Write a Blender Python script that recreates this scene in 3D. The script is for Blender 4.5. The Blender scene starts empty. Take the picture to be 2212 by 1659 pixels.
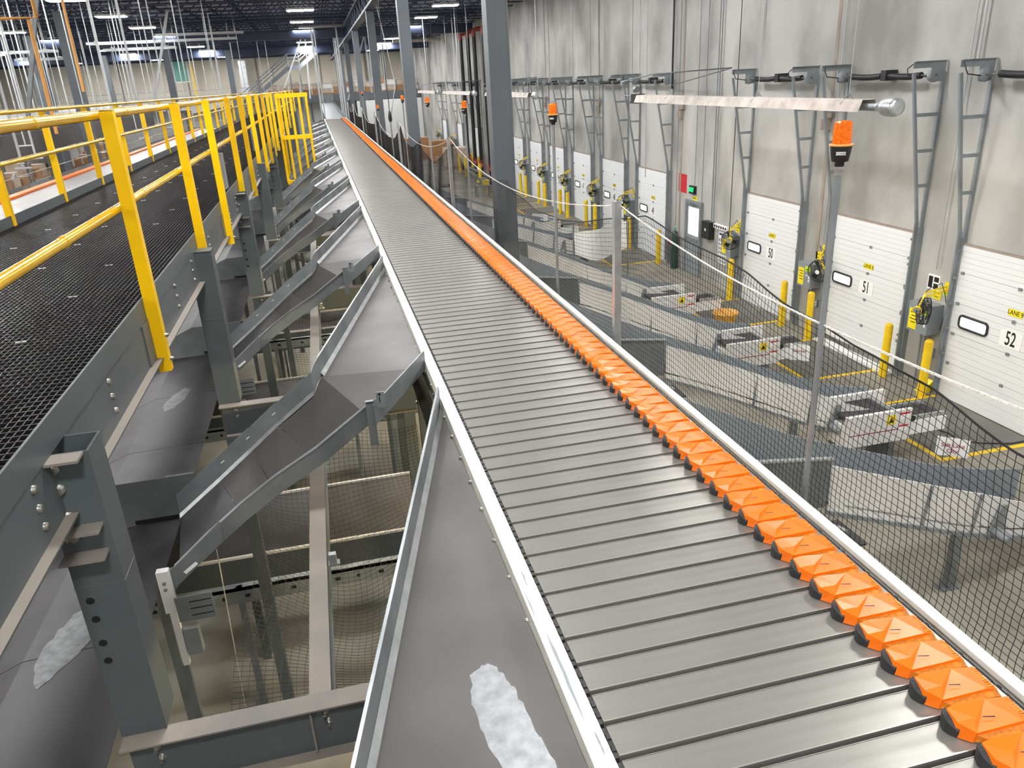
import bpy, math, random
from mathutils import Vector, Matrix
random.seed(7)
PI = math.pi
C = bpy.context.scene.collection
SC = bpy.context.scene
H = 5.79                       # eye height above the warehouse floor; z() turns eye-relative heights into floor heights
def z(v): return H + v

# ---------------------------------------------------------------- camera, world, exposure
cam = bpy.data.cameras.new('camera'); camo = bpy.data.objects.new('camera', cam); C.objects.link(camo)
right = Vector((0.96989019, -0.23834729, -0.05003578))
down = Vector((-0.13397153, -0.35057852, -0.92690147))
fwd = Vector((0.20338299, 0.90569601, -0.37195442))
up = -down
camo.matrix_world = Matrix(((right.x, up.x, -fwd.x, 0), (right.y, up.y, -fwd.y, 0), (right.z, up.z, -fwd.z, H), (0, 0, 0, 1)))
cam.sensor_fit = 'HORIZONTAL'; cam.sensor_width = 36.0; cam.lens = 1650.3 / 2212 * 36
cam.clip_start = 0.05; cam.clip_end = 300
SC.camera = camo
w = bpy.data.worlds.new('world'); SC.world = w; w.use_nodes = True
bg = w.node_tree.nodes['Background']; bg.inputs[0].default_value = (1.0, 0.98, 0.95, 1); bg.inputs[1].default_value = 0.28
SC.view_settings.view_transform = 'Standard'; SC.view_settings.look = 'None'
SC.view_settings.exposure = 0.0; SC.view_settings.gamma = 1.0; SC.view_settings.use_curve_mapping = False
LAMP = 150.0                    # emission of the high bay diffusers

# ---------------------------------------------------------------- materials
def lin(h):
    h = h.lstrip('#'); o = []
    for i in (0, 2, 4):
        c = int(h[i:i+2], 16) / 255
        o.append(c / 12.92 if c <= 0.04045 else ((c + 0.055) / 1.055) ** 2.4)
    return tuple(o) + (1,)
M = {}
def mat(name, col, rough=0.5, metal=0.0, col2=None, scale=4.0, amt=1.0, detail=5.0, bump=0.0, bscale=60, emit=0.0, stretch=None, dust=None, lo=0.35, hi=0.7, spec=None, rvar=0.0):
    m = bpy.data.materials.new(name); m.use_nodes = True
    nt = m.node_tree; N = nt.nodes; L = nt.links; b = N['Principled BSDF']
    b.inputs['Roughness'].default_value = rough; b.inputs['Metallic'].default_value = metal
    if spec is not None: b.inputs['Specular IOR Level'].default_value = spec
    c1 = lin(col); b.inputs['Base Color'].default_value = c1
    src = None
    if col2 or bump or rvar:
        tc = N.new('ShaderNodeTexCoord'); mp = N.new('ShaderNodeMapping'); L.new(tc.outputs['Object'], mp.inputs[0])
        if stretch: mp.inputs['Scale'].default_value = stretch
    if col2 or rvar:
        nz = N.new('ShaderNodeTexNoise'); nz.inputs['Scale'].default_value = scale; nz.inputs['Detail'].default_value = detail
        L.new(mp.outputs[0], nz.inputs['Vector'])
        rp = N.new('ShaderNodeMapRange'); rp.inputs[1].default_value = lo; rp.inputs[2].default_value = hi; rp.inputs[4].default_value = amt
        L.new(nz.outputs[0], rp.inputs[0])
    if col2:
        mx = N.new('ShaderNodeMix'); mx.data_type = 'RGBA'; mx.inputs[6].default_value = c1; mx.inputs[7].default_value = lin(col2)
        L.new(rp.outputs[0], mx.inputs[0]); src = mx.outputs[2]
    if rvar:
        ad = N.new('ShaderNodeMath'); ad.operation = 'MULTIPLY_ADD'; ad.inputs[1].default_value = rvar; ad.inputs[2].default_value = rough
        L.new(rp.outputs[0], ad.inputs[0]); L.new(ad.outputs[0], b.inputs['Roughness'])
    if dust:                                   # settled dust on upward faces
        g = N.new('ShaderNodeNewGeometry'); sp = N.new('ShaderNodeSeparateXYZ'); L.new(g.outputs['Normal'], sp.inputs[0])
        gt = N.new('ShaderNodeMath'); gt.operation = 'GREATER_THAN'; gt.inputs[1].default_value = 0.85; L.new(sp.outputs[2], gt.inputs[0])
        mx2 = N.new('ShaderNodeMix'); mx2.data_type = 'RGBA'; mx2.inputs[7].default_value = lin(dust)
        if src: L.new(src, mx2.inputs[6])
        else: mx2.inputs[6].default_value = c1
        L.new(gt.outputs[0], mx2.inputs[0]); src = mx2.outputs[2]
    if src: L.new(src, b.inputs['Base Color'])
    if bump:
        n2 = N.new('ShaderNodeTexNoise'); n2.inputs['Scale'].default_value = bscale; n2.inputs['Detail'].default_value = 4
        L.new(mp.outputs[0], n2.inputs['Vector']); bp = N.new('ShaderNodeBump'); bp.inputs['Strength'].default_value = bump; bp.inputs['Distance'].default_value = 0.02
        L.new(n2.outputs[0], bp.inputs['Height']); L.new(bp.outputs[0], b.inputs['Normal'])
    if emit:
        b.inputs['Emission Color'].default_value = c1; b.inputs['Emission Strength'].default_value = emit
    M[name] = m; return m
mat('concrete_floor', '#8f8a7d', 0.55, 0, '#726d62', 0.7, 1, 8, rvar=0.15)
mat('floor_dark', '#6f6d66', 0.6, 0, '#5d5b55', 1.2)
mat('wall_concrete', '#b6b4af', 0.8, 0, '#85837e', 0.7, 0.95, 9, 0.08, 6, stretch=(1, 1, .65), lo=.38, hi=.68)
mat('wall_beige', '#d8d0bf', 0.85, 0, '#c6bdab', 0.35, 1, 6)
mat('joint', '#a2958a', 0.9, 0, '#8a7d72', 2)
mat('ceiling_deck', '#a6acbe', 0.7)
mat('joist', '#313a50', 0.5)
mat('steel_blue', '#54595b', 0.42, 0.0, '#4a5052', 1.5, dust='#80776e', rvar=0.1)
mat('column_grey', '#5d6368', 0.45, 0, '#53595e', 1.0)
mat('steel_end', '#525859', 0.42, 0.0, '#484e50', 1.5)
mat('dusty_tan', '#877d73', 0.6, 0, '#6d6966', 2.2)
mat('yellow', '#f6c500', 0.32, 0, '#e8b400', 1.4, spec=.4)
mat('yellow_rail', '#e6b71a', 0.18, 0.35, '#d9a90c', 3.0)
mat('bollard_yellow', '#efca12', 0.45, 0, '#d9b010', 5, .8)
mat('grating', '#2d2a2b', 0.38, 0.5, '#3a3536', 2.0)
mat('clip', '#d9d9d6', 0.3, 0.6)
mat('bolt', '#96938a', 0.32, 0.7, '#6f6d66', 40)
mat('slat', '#94918b', 0.30, 0.55, '#85827d', 2.2, 1, 6, stretch=(.6, 9, 1), rvar=0.1)
mat('slat_edge', '#a9a59c', 0.3, 0.5)
mat('black_plastic', '#1d1d1d', 0.5, 0, '#34332f', 60, 1)
mat('black', '#0c0c0c', 0.6)
mat('rail_white', '#eeece2', 0.42, 0.25, '#dcd8c8', 9, 1, rvar=.1)
mat('rail_galv', '#8f8f84', 0.35, 0.7, '#6c6b62', 7, 1)
mat('orange', '#ec7400', 0.34, 0, '#e06800', 6, .6)
mat('orange_worn', '#e08a1c', 0.5, 0, '#8a4a14', 60, .8)
mat('rubber', '#262626', 0.6)
mat('galv', '#959a9b', 0.36, 0.35, '#787d7f', 3.0, 1, 6, rvar=.15)
mat('galv_dull', '#7f8384', 0.45, 0.35, '#6a6e70', 4.0, 1, 6)
mat('galv_bright', '#c9cccc', 0.3, 0.65, '#b0b4b5', 12, 1)
mat('chute_bed', '#4b4744', 0.48, 0.1, '#413d3b', 1.6, 1, 5, rvar=.1)
mat('slide_dark', '#454344', 0.42, 0.15, '#272628', 1.5, 1, 8, lo=.48, hi=.68)
mat('worn', '#7d7f81', 0.42, 0.3, '#636567', 25, 1)
mat('door_white', '#e3e5e6', 0.5)
mat('white', '#f1f1ef', 0.5)
mat('white_paint', '#e4e2de', 0.5, 0, '#d5d2cc', 2)
mat('track_grey', '#8b9194', 0.45, 0.15, '#7b8184', 3)
mat('spring_black', '#1b1b1c', 0.5)
mat('box_grey', '#868c8f', 0.5)
mat('fan_black', '#1a1a1a', 0.45)
mat('fan_yellow', '#f0d21a', 0.4)
mat('lime', '#c9f00a', 0.5)
mat('sign_yellow', '#f4e01c', 0.5)
mat('ink', '#0d0d0d', 0.6)
mat('red', '#c4262c', 0.5)
mat('maroon', '#8e1f3a', 0.6)
mat('pipe_black', '#17181b', 0.4)
mat('pipe_red', '#8f4034', 0.45)
mat('heater', '#beb5ab', 0.35, 0.1, '#9c9186', 5, 1)
mat('net', '#141312', 0.8)
mat('rope', '#e9e6df', 0.7, 0, '#b8b4aa', 80)
mat('rod', '#b4b7b8', 0.35, 0.25)
mat('pipe_orange', '#d99a4a', 0.5)
mat('amber', '#d8540a', 0.15, 0, '#f58a1a', 160, .8, emit=0.12)
mat('green_glow', '#12ff7a', 0.4, emit=2.5)
mat('diffuser', '#ffffff', 0.4, emit=LAMP)
mat('daylight', '#ffffff', 0.3, emit=1.6)
mat('daylight_warm', '#fbffd6', 0.3, emit=1.3)
mat('warm_fill', '#ffe7b0', 0.4, emit=380.0)  # glow of the strip lights added to brighten the floor
mat('cardboard', '#a9805a', 0.75, 0, '#8d6846', 1.5)
mat('wrap', '#c4b5a4', 0.35, 0, '#a89078', 3)
mat('conveyor_blue', '#868e93', 0.45)
mat('belt', '#39383a', 0.6, 0, '#2d2c2e', 3)
mat('tub', '#f0b038', 0.5, 0, '#f6c878', 2)
mat('green_teal', '#6fb3a0', 0.5)
mat('cyl_green', '#27473c', 0.4)
mat('glass_plastic', '#cfd3d4', 0.3)
mat('blue', '#27357c', 0.5)
mat('stair_grey', '#8f979e', 0.5)

# ---------------------------------------------------------------- mesh builder
ORG = {}
class MB:
    def __init__(s): s.v = []; s.f = []; s.mi = []; s.sm = []
    def add(s, vs, fs, mi=0, sm=False):
        o = len(s.v); s.v += [tuple(p) for p in vs]
        for f in fs: s.f.append(tuple(o + i for i in f)); s.mi.append(mi); s.sm.append(sm)
    def box(s, x0, y0, z0, x1, y1, z1, mi=0):
        s.add([(x0,y0,z0),(x1,y0,z0),(x1,y1,z0),(x0,y1,z0),(x0,y0,z1),(x1,y0,z1),(x1,y1,z1),(x0,y1,z1)],
              [(0,3,2,1),(4,5,6,7),(0,1,5,4),(1,2,6,5),(2,3,7,6),(3,0,4,7)], mi)
    def bar(s, p, q, wd, ht, upv=(0,0,1), mi=0):
        p = Vector(p); q = Vector(q); d = (q-p).normalized(); u = Vector(upv)
        sd = d.cross(u)
        if sd.length < 1e-5: sd = d.cross(Vector((0,1,0)))
        sd.normalize(); u = sd.cross(d).normalized(); a = sd*wd/2; b = u*ht/2
        s.add([p-a-b,p+a-b,p+a+b,p-a+b,q-a-b,q+a-b,q+a+b,q-a+b],[(0,3,2,1),(4,5,6,7),(0,1,5,4),(1,2,6,5),(2,3,7,6),(3,0,4,7)], mi)
    def tube(s, path, r, n=8, mi=0, cap=True, closed=False):
        P = [Vector(p) for p in path]; k = len(P); ref = None; o = len(s.v); rings = []
        for i in range(k):
            a = P[(i-1) % k] if closed or i > 0 else P[i]; b = P[(i+1) % k] if closed or i < k-1 else P[i]
            d = (b-a).normalized()
            if ref is None:
                ref = d.cross(Vector((0,0,1)))
                if ref.length < 1e-3: ref = d.cross(Vector((1,0,0)))
            ref = (ref - d*ref.dot(d)).normalized(); bi = d.cross(ref)
            rr = r[i] if isinstance(r, (list, tuple)) else r
            rings.append([P[i]+(ref*math.cos(2*PI*j/n)+bi*math.sin(2*PI*j/n))*rr for j in range(n)])
        vs = [p for rg in rings for p in rg]; fs = []
        for i in range(k if closed else k-1):
            for j in range(n):
                i2 = (i+1) % k; fs.append((i*n+j, i*n+(j+1)%n, i2*n+(j+1)%n, i2*n+j))
        s.add(vs, fs, mi, n > 4)
        if cap and not closed:
            s.add(rings[0], [tuple(range(n-1,-1,-1))], mi); s.add(rings[-1], [tuple(range(n))], mi)
    def lathe(s, c, prof, n=16, axis=(0,0,1), mi=0, sm=True):
        ax = Vector(axis).normalized(); a = ax.orthogonal().normalized(); b = ax.cross(a); c = Vector(c)
        vs = [c+ax*h+(a*math.cos(2*PI*j/n)+b*math.sin(2*PI*j/n))*r for r, h in prof for j in range(n)]
        fs = [(i*n+j, i*n+(j+1)%n, (i+1)*n+(j+1)%n, (i+1)*n+j) for i in range(len(prof)-1) for j in range(n)]
        s.add(vs, fs, mi, sm)
        if prof[0][0] > 1e-4: s.add(vs[:n], [tuple(range(n-1,-1,-1))], mi)
        if prof[-1][0] > 1e-4: s.add(vs[-n:], [tuple(range(n))], mi)
    def prism(s, pts, vec, mi=0):
        n = len(pts); P = [Vector(p) for p in pts]; v = Vector(vec)
        s.add(P+[p+v for p in P], [tuple(range(n-1,-1,-1)), tuple(range(n,2*n))]+[(i,(i+1)%n,n+(i+1)%n,n+i) for i in range(n)], mi)
    def strip(s, A, B, th=None, mi=0):          # a sheet between two polylines, thickened along th
        n = len(A); A = [Vector(p) for p in A]; B = [Vector(p) for p in B]
        t = Vector(th) if th else Vector((0,0,-.004))
        vs = A+B+[p+t for p in A]+[p+t for p in B]; fs = []
        for i in range(n-1):
            fs += [(i,i+1,n+i+1,n+i),(2*n+i,3*n+i,3*n+i+1,2*n+i+1),(i,2*n+i,2*n+i+1,i+1),(n+i,n+i+1,3*n+i+1,3*n+i)]
        fs += [(0,n,3*n,2*n),(n-1,3*n-1,4*n-1,2*n-1)]
        s.add(vs, fs, mi)
    def build(s, name, mats, parent=None, org=None):
        me = bpy.data.meshes.new(name)
        o = Vector(org) if org is not None else (ORG.get(parent.name, Vector()) if parent else Vector())
        me.from_pydata([tuple(Vector(v)-o) for v in s.v], [], s.f)
        for mm in (mats if isinstance(mats, (list, tuple)) else [mats]): me.materials.append(M[mm])
        me.polygons.foreach_set('material_index', s.mi); me.polygons.foreach_set('use_smooth', s.sm); me.update()
        ob = bpy.data.objects.new(name, me); C.objects.link(ob)
        if parent: ob.parent = parent; ORG[ob.name] = o
        else: ob.location = o; ORG[ob.name] = o
        return ob
def tag(o, label=None, cat=None, group=None, kind=None):
    if label: o['label'] = label
    if cat: o['category'] = cat
    if group: o['group'] = group
    if kind: o['kind'] = kind
    return o
def thing(name, label, cat, loc, group=None):
    o = bpy.data.objects.new(name, None); C.objects.link(o); o.location = loc; o.empty_display_size = .1
    ORG[o.name] = Vector(loc); return tag(o, label, cat, group)
KIDS = {}
def dup(o, loc, label=None, group=None, parent=None):
    c = o.copy(); C.objects.link(c)
    if parent is None: c.location = loc; ORG[c.name] = Vector(loc)
    else: c.parent = parent
    if label: c['label'] = label
    if group: c['group'] = group
    for ch in list(o.children): dup(ch, None, parent=c)
    return c
def solo(name, mb, mats, label, cat, org, group=None, kind=None): return tag(mb.build(name, mats, None, org), label, cat, group, kind)
def struct(name, mb, mats): return tag(mb.build(name, mats), kind='structure')
FM = {}
def text(s, size, loc, xa, ya, m, parent, name='lettering', sx=1.0):
    key = (s, m)
    if key not in FM:
        cu = bpy.data.curves.new('lettering', 'FONT'); cu.body = s; cu.align_x = 'CENTER'; cu.align_y = 'CENTER'; cu.size = 1; cu.extrude = .01; cu.offset = .012
        to = bpy.data.objects.new('tmp', cu); C.objects.link(to); dg = bpy.context.evaluated_depsgraph_get()
        me = bpy.data.meshes.new_from_object(to.evaluated_get(dg)); bpy.data.objects.remove(to); me.materials.clear(); me.materials.append(M[m]); me.name = 'lettering'; FM[key] = me
    xa = Vector(xa); ya = Vector(ya); n = xa.cross(ya); o = ORG.get(parent.name, Vector()) if parent else Vector(); l = Vector(loc)-o
    mb = FM[key].copy(); mb.transform(Matrix(((xa.x*size*sx, ya.x*size, n.x*size*.2, l.x),(xa.y*size*sx, ya.y*size, n.y*size*.2, l.y),(xa.z*size*sx, ya.z*size, n.z*size*.2, l.z),(0,0,0,1))))
    ob = bpy.data.objects.new(name, mb); C.objects.link(ob); ob.parent = parent; ORG[ob.name] = o; return ob
NTH = ['nearest','second','third','fourth','fifth','sixth','seventh','eighth','ninth','tenth','eleventh','twelfth','thirteenth','fourteenth','fifteenth','sixteenth','seventeenth','eighteenth','nineteenth','twentieth']
def nth(i): return NTH[i] if i < len(NTH) else 'far'
WX = 10.46                     # inner face of the dock wall

# ---------------------------------------------------------------- ceiling lights (the building's lamps)
lx = (-21.0, -13.7, -7.75, 0.0, 6.5); ly = [-7.6, -1.0, 5.6, 12.2, 18.8, 25.4, 32.0, 38.6, 45.2, 51.8, 58.9, 64.6, 71.2, 77.8, 84.4]
first = None
for j, yy in enumerate(ly):
    for i, xx in enumerate(lx):
        lab = f"white high bay ceiling light, {nth(j)} along the {('outermost left','far left','left','middle','right')[i]} row of lamps"
        if first is None:
            t = thing('ceiling_light', lab, 'ceiling light', (xx, yy, z(3.18)), 'high bay ceiling lights'); first = t
            b = MB(); b.box(xx-.6, yy-.32, z(3.22), xx+.6, yy+.32, z(3.3)); b.build('housing', 'white_paint', t)
            b = MB(); b.box(xx-.56, yy-.28, z(3.195), xx+.56, yy+.28, z(3.22)); b.build('diffuser', 'diffuser', t)
            for sx in (-.5, .5): b = MB(); b.tube([(xx+sx, yy, z(3.3)), (xx+sx, yy, z(3.95))], .008, 5); b.build('hanger', 'rod', t)
        else: dup(first, (xx, yy, z(3.18)), lab)
# ---------------------------------------------------------------- the shell
b = MB(); b.box(-48, -12, -.2, WX+.2, 92, 0); struct('floor', b, 'concrete_floor')
b = MB(); b.box(WX, -12, 0, WX+.25, 92, z(3.95)); struct('wall_right', b, 'wall_concrete')
b = MB(); b.box(-48, 90, 0, WX, 90.25, z(3.95)); struct('wall_back', b, 'wall_beige')
b = MB(); b.box(-48, -12, z(3.95), WX+.25, 92, z(4.1))
for k in range(60):
    yy = 26+k*1.1; b.box(-48, yy, z(3.88), WX, yy+.5, z(3.95))
struct('ceiling', b, 'ceiling_deck')
n = 1
for yy in (0.7, 7.76, 14.85, 21.85, 28.95, 36.1, 43.2, 50.3, 57.4):
    b = MB(); b.box(WX-.012, yy-.045, 0, WX+.01, yy+.045, z(3.9)); struct(f'trim_{n}', b, 'joint'); n += 1
for xx in (-38, -31.5, -25, -18.5, -12.2, -5.2, 1.2, 6.0):
    b = MB(); b.box(xx-.12, 89.98, 0, xx+.12, 90.02, z(3.9)); struct(f'trim_{n}', b, 'joint'); n += 1
b = MB(); b.box(-48, 89.6, z(3.2), WX, 90, z(3.34)); struct(f'trim_{n}', b, 'joist')
# roof joists
jm = None
for k in range(32):
    yy = 27.5+k*1.95
    if jm is None:
        b = MB(); b.box(-46, yy-.05, z(3.8), 10.3, yy+.05, z(3.87)); b.box(-46, yy-.05, z(3.3), 10.3, yy+.05, z(3.36))
        xx = -46; s = 0
        while xx < 10:
            b.bar((xx, yy, z(3.35 if s else 3.8)), (xx+.55, yy, z(3.8 if s else 3.35)), .05, .05, (0,1,0)); xx += .55; s = 1-s
        jm = solo('roof_joist', b, 'joist', 'dark open web roof joist running across under the roof deck', 'joist', (0, yy, z(3.6)), 'roof joists')
    else: dup(jm, (0, yy, z(3.6)))
for i, (yy, lab) in enumerate(((51.6,'nearer dark steel roof girder crossing above the sorter'), (71.5,'farthest dark steel roof girder crossing above the sorter'))):
    b = MB(); b.box(-46, yy-.14, z(2.75), 10.3, yy+.14, z(2.82)); b.box(-46, yy-.14, z(3.23), 10.3, yy+.14, z(3.3)); b.box(-46, yy-.02, z(2.82), 10.3, yy+.02, z(3.23))
    solo('roof_girder', b, 'joist', lab, 'girder', (0, yy, z(2.75)), 'roof girders')
b = MB()
b.box(2.25, 8, z(2.5), 2.55, 86, z(2.58)); b.box(2.25, 8, z(3.2), 2.55, 86, z(3.28))
yy = 8; s = 0
while yy < 85: b.bar((2.4, yy, z(2.55 if s else 3.22)), (2.4, yy+.9, z(3.22 if s else 2.55)), .08, .08, (1,0,0)); yy += .9; s = 1-s
solo('roof_girder', b, 'joist', 'long dark lattice girder on the grey columns right of the sorter', 'girder', (2.4, 8, z(2.5)), 'roof girders')
# building columns
def column(x, y, wd, lab, top=2.5, mt='column_grey', rot=0):
    t = thing('building_column', lab, 'column', (x, y, 0), 'grey building columns'); h = wd/2; tf = .025
    b = MB(); b.box(x-h, y-h, .02, x-h+tf, y+h, z(top)); b.box(x+h-tf, y-h, .02, x+h, y+h, z(top)); b.box(x-h+tf, y-h+.005, .02, x+h-tf, y-h+tf, z(top)); b.box(x-h+tf, y+h-tf, .02, x+h-tf, y+h-.005, z(top))
    b.build('shaft', mt, t)
    b = MB(); b.box(x-h-.08, y-h-.08, 0, x+h+.08, y+h+.08, .02); b.build('base_plate', mt, t); return t
for i, yy in enumerate((10.62, 20.7, 31.0, 41.3, 51.6, 61.9, 72.2)):
    column(2.42, yy, .28, f"grey steel building column right of the sorter, {nth(i)} of its row")
for i, (x, y) in enumerate(((-7.8, 31), (-11.9, 41.3), (-10.3, 41.3), (-7.9, 51.6), (-14.5, 51.6), (-5.4, 61.9), (-13.5, 61.9))):
    column(x, y, .36, f"grey steel column among the hanging rods left of the walkway, {nth(i)} from the front", 2.78)

# ---------------------------------------------------------------- the shoe sorter
PITCH = .127; SX0, SX1 = .588, 1.765; SZ = z(-1.777)
so = thing('sliding_shoe_sorter', 'long shoe sorter of grey metal slats with orange pusher shoes along its right side', 'conveyor', (.52, 1.2, 0))
Y0, Y1 = 0.2, 49.6
b = MB(); b.box(.505, Y0, SZ-.01, .568, Y1, SZ+.012); b.box(.505, Y0, SZ-.07, .512, Y1, SZ-.01)
b.build('side_rail', 'rail_white', so)
b = MB(); b.box(1.797, Y0, SZ-.01, 1.84, Y1, SZ+.012); b.box(1.80, Y0, SZ-.03, 1.806, Y1, SZ-.01); b.build('side_rail', 'rail_white', so)
b = MB(); b.box(.52, Y0, SZ-.46, .535, Y1, SZ-.01); b.box(.47, Y0, SZ-.47, .535, Y1, SZ-.455); b.box(.505,Y0,SZ-.20,.52,Y1,SZ-.185); b.build('frame_panel', 'rail_galv', so)
b = MB(); b.box(1.82, Y0, SZ-.46, 1.835, Y1, SZ-.01); b.build('frame_panel', 'rail_galv', so)
b = MB(); b.box(.54, Y0, SZ-.30, 1.8, Y1, SZ-.12); b.build('inner_tray', 'black', so)
b = MB(); b.box(.52, Y1, SZ-.1, 1.84, Y1+.12, SZ+.05); b.build('end_bar', 'rail_white', so)
for k in range(40):
    yy = 2.2+k*.27; b = MB(); b.lathe((.506, yy, SZ-.055), [(.011,0),(.011,.012),(.006,.016)], 6, (-1,0,0)); b.build('frame_bolt', 'bolt', so)
    if k < 24: b = MB(); b.lathe((.521, yy+.07+.05*(k%3), SZ-.12-.03*(k%2)), [(.01,0),(.01,.014)], 6, (-1,0,0)); b.build('frame_bolt', 'bolt', so)
for k in range(13):
    yy = 2.72+k*3.63
    for xx in (.60, 1.76):
        b = MB(); b.box(xx-.05, yy-.05, 0, xx+.05, yy+.05, SZ-.46); b.build('support_leg', 'steel_end', so)
def slat_mb(y):
    b = MB(); y0 = y+.008; y1 = y+PITCH-.009
    b.box(SX0, y0, SZ-.03, SX1, y1, SZ-.001, 0)
    b.box(SX0, y0, SZ-.001, SX1, y0+.004, SZ+.0012, 1); b.box(SX0, y1-.0025, SZ-.001, SX1, y1, SZ+.0004, 0)
    return b
def cap_mb(y, x0=.574):
    b = MB(); y0 = y+.008; y1 = y+PITCH-.008
    for k in range(5):
        a = y0+(y1-y0)*k/5; c = y0+(y1-y0)*(k+1)/5; b.box(x0+.002*(k%2), a, SZ-.03, SX0, c, SZ-.002-.004*((k+1)%2))
    return b
def shoe_mb(y, parts=True):
    X = 1.497; e = SZ+.001; b = MB()
    # body: tall nose at the left, falling to the right; near ledge sits lower
    far, mid, near = y+.121, y+.062, y+.030
    A = [(X+.012, far-.012, e), (X+.008, mid, e), (X+.040, near-.002, e), (X+.243, near, e), (X+.243, far, e)]
    T = [(X+.020, far-.010, e+.052), (X+.014, mid, e+.048), (X+.052, near, e+.030), (X+.205, near, e+.030), (X+.243, far, e+.024), (X+.16, far, e+.036), (X+.055, far-.004, e+.052)]
    vs = A+T+[(X+.080, mid+.006, e+.041), (X+.243, near, e+.018)]
    b.add(vs, [(0,5,6,1),(1,6,7,2),(2,7,8,3),(3,8,13),(3,13,9,4),(4,9,10,11,5,0),(5,11,12,6),(6,12,7),(12,11,10,12)[:3],(7,12,10,8),(8,10,9),(8,9,13)], 0)
    # worn near ledge reaching over the next slat
    b.add([(X+.045, near, e+.002),(X+.075, y+.009, e+.002),(X+.243, y+.009, e+.002),(X+.243, near, e+.002),(X+.052, near, e+.022),(X+.082, y+.010, e+.015),(X+.238, y+.010, e+.013),(X+.240, near, e+.019)],
          [(4,5,6,7),(0,1,5,4),(1,2,6,5),(2,3,7,6)], 1)
    for k in range(9):                          # ridges along the right edge
        a = near+.008+k*.0088; b.box(X+.208, a, e+.022, X+.236, a+.0045, e+.0275, 1)
    b.add([(X+.10, mid+.002, e+.0412),(X+.135, mid-.006, e+.0392),(X+.137, mid-.002, e+.0395),(X+.10, mid+.005, e+.0416)], [(0,1,2,3)], 2)
    return b
def nose_mb(y):
    X = 1.497; e = SZ+.001; b = MB(); far, mid = y+.118, y+.055; n = 7; L = []; R = []
    vs = []; fs = []
    for i in range(n):
        t = i/(n-1); yy = far+(mid-far)*t; bul = .016*math.sin(PI*min(1, t*1.0)); top = e+.048-.020*t*t
        vs += [(X+.012-bul, yy, e), (X+.012-bul*.8, yy, top-.006), (X+.022, yy, top), (X+.022, yy, e)]
    for i in range(n-1):
        for j in range(3): fs.append((i*4+j, i*4+j+1, i*4+5+j, i*4+4+j))
    fs += [(0,3,2,1), ((n-1)*4, (n-1)*4+1, (n-1)*4+2, (n-1)*4+3)]
    b.add(vs, fs); return b
for k, (xa, ya, yb, wd) in enumerate(((.530, 1.62, 2.06, .011), (.545, 1.50, 1.60, .007), (.535, 2.30, 2.42, .006), (.516, 2.1, 2.3, .005))):
    b = MB(); rnd = random.Random(k); n = 9; q = [(xa+wd*(math.sin(PI*j/(n-1)))*rnd.uniform(.4, 1), ya+(yb-ya)*j/(n-1), SZ+.0128) for j in range(n)]; q2 = [(xa-wd*(math.sin(PI*j/(n-1)))*rnd.uniform(.1, .6), ya+(yb-ya)*j/(n-1), SZ+.0128) for j in range(n-2, 0, -1)]
    b.add(q+q2, [tuple(range(len(q)+len(q2)))]); b.build('bare_patch', 'box_grey', so)
def link_copy(o, yoff, parent):
    c = o.copy(); C.objects.link(c); c.parent = parent; c.location = (0, yoff, 0); return c
ys = .35; base = None
for k in range(100):
    if k == 0:
        s0 = slat_mb(ys).build('slat', ['slat', 'slat_edge'], so); c0 = cap_mb(ys).build('end_cap', 'black_plastic', s0)
        h0 = shoe_mb(ys).build('pusher_shoe', ['orange', 'orange_worn', 'ink'], so); n0 = nose_mb(ys).build('rubber_nose', 'rubber', h0)
    else:
        s1 = link_copy(s0, k*PITCH, so); c1 = c0.copy(); C.objects.link(c1); c1.parent = s1
        h1 = link_copy(h0, k*PITCH, so); n1 = n0.copy(); C.objects.link(n1); n1.parent = h1
bs = MB(); bc = MB(); bh = MB(); bn = MB()
k = 100
while ys+k*PITCH < Y1-.13:
    y = ys+k*PITCH
    for B, f in ((bs, slat_mb), (bc, cap_mb), (bh, shoe_mb), (bn, nose_mb)):
        q = f(y); o = len(B.v); B.v += q.v; B.f += [tuple(i+o for i in t) for t in q.f]; B.mi += q.mi; B.sm += q.sm
    k += 1
tag(bs.build('slat', ['slat', 'slat_edge'], so), kind='stuff'); tag(bc.build('end_cap', 'black_plastic', so), kind='stuff')
tag(bh.build('pusher_shoe', ['orange', 'orange_worn', 'ink'], so), kind='stuff'); tag(bn.build('rubber_nose', 'rubber', so), kind='stuff')
b = MB()                                        # running chain in the gap beside the right rail
for k in range(330):
    yy = .4+k*.15; b.box(1.768, yy, SZ-.04, 1.785, yy+.10, SZ-.012); b.lathe((1.776, yy+.125, SZ-.03), [(.012,0),(.012,.02)], 6)
b.build('drive_chain', 'black_plastic', so)
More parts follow.
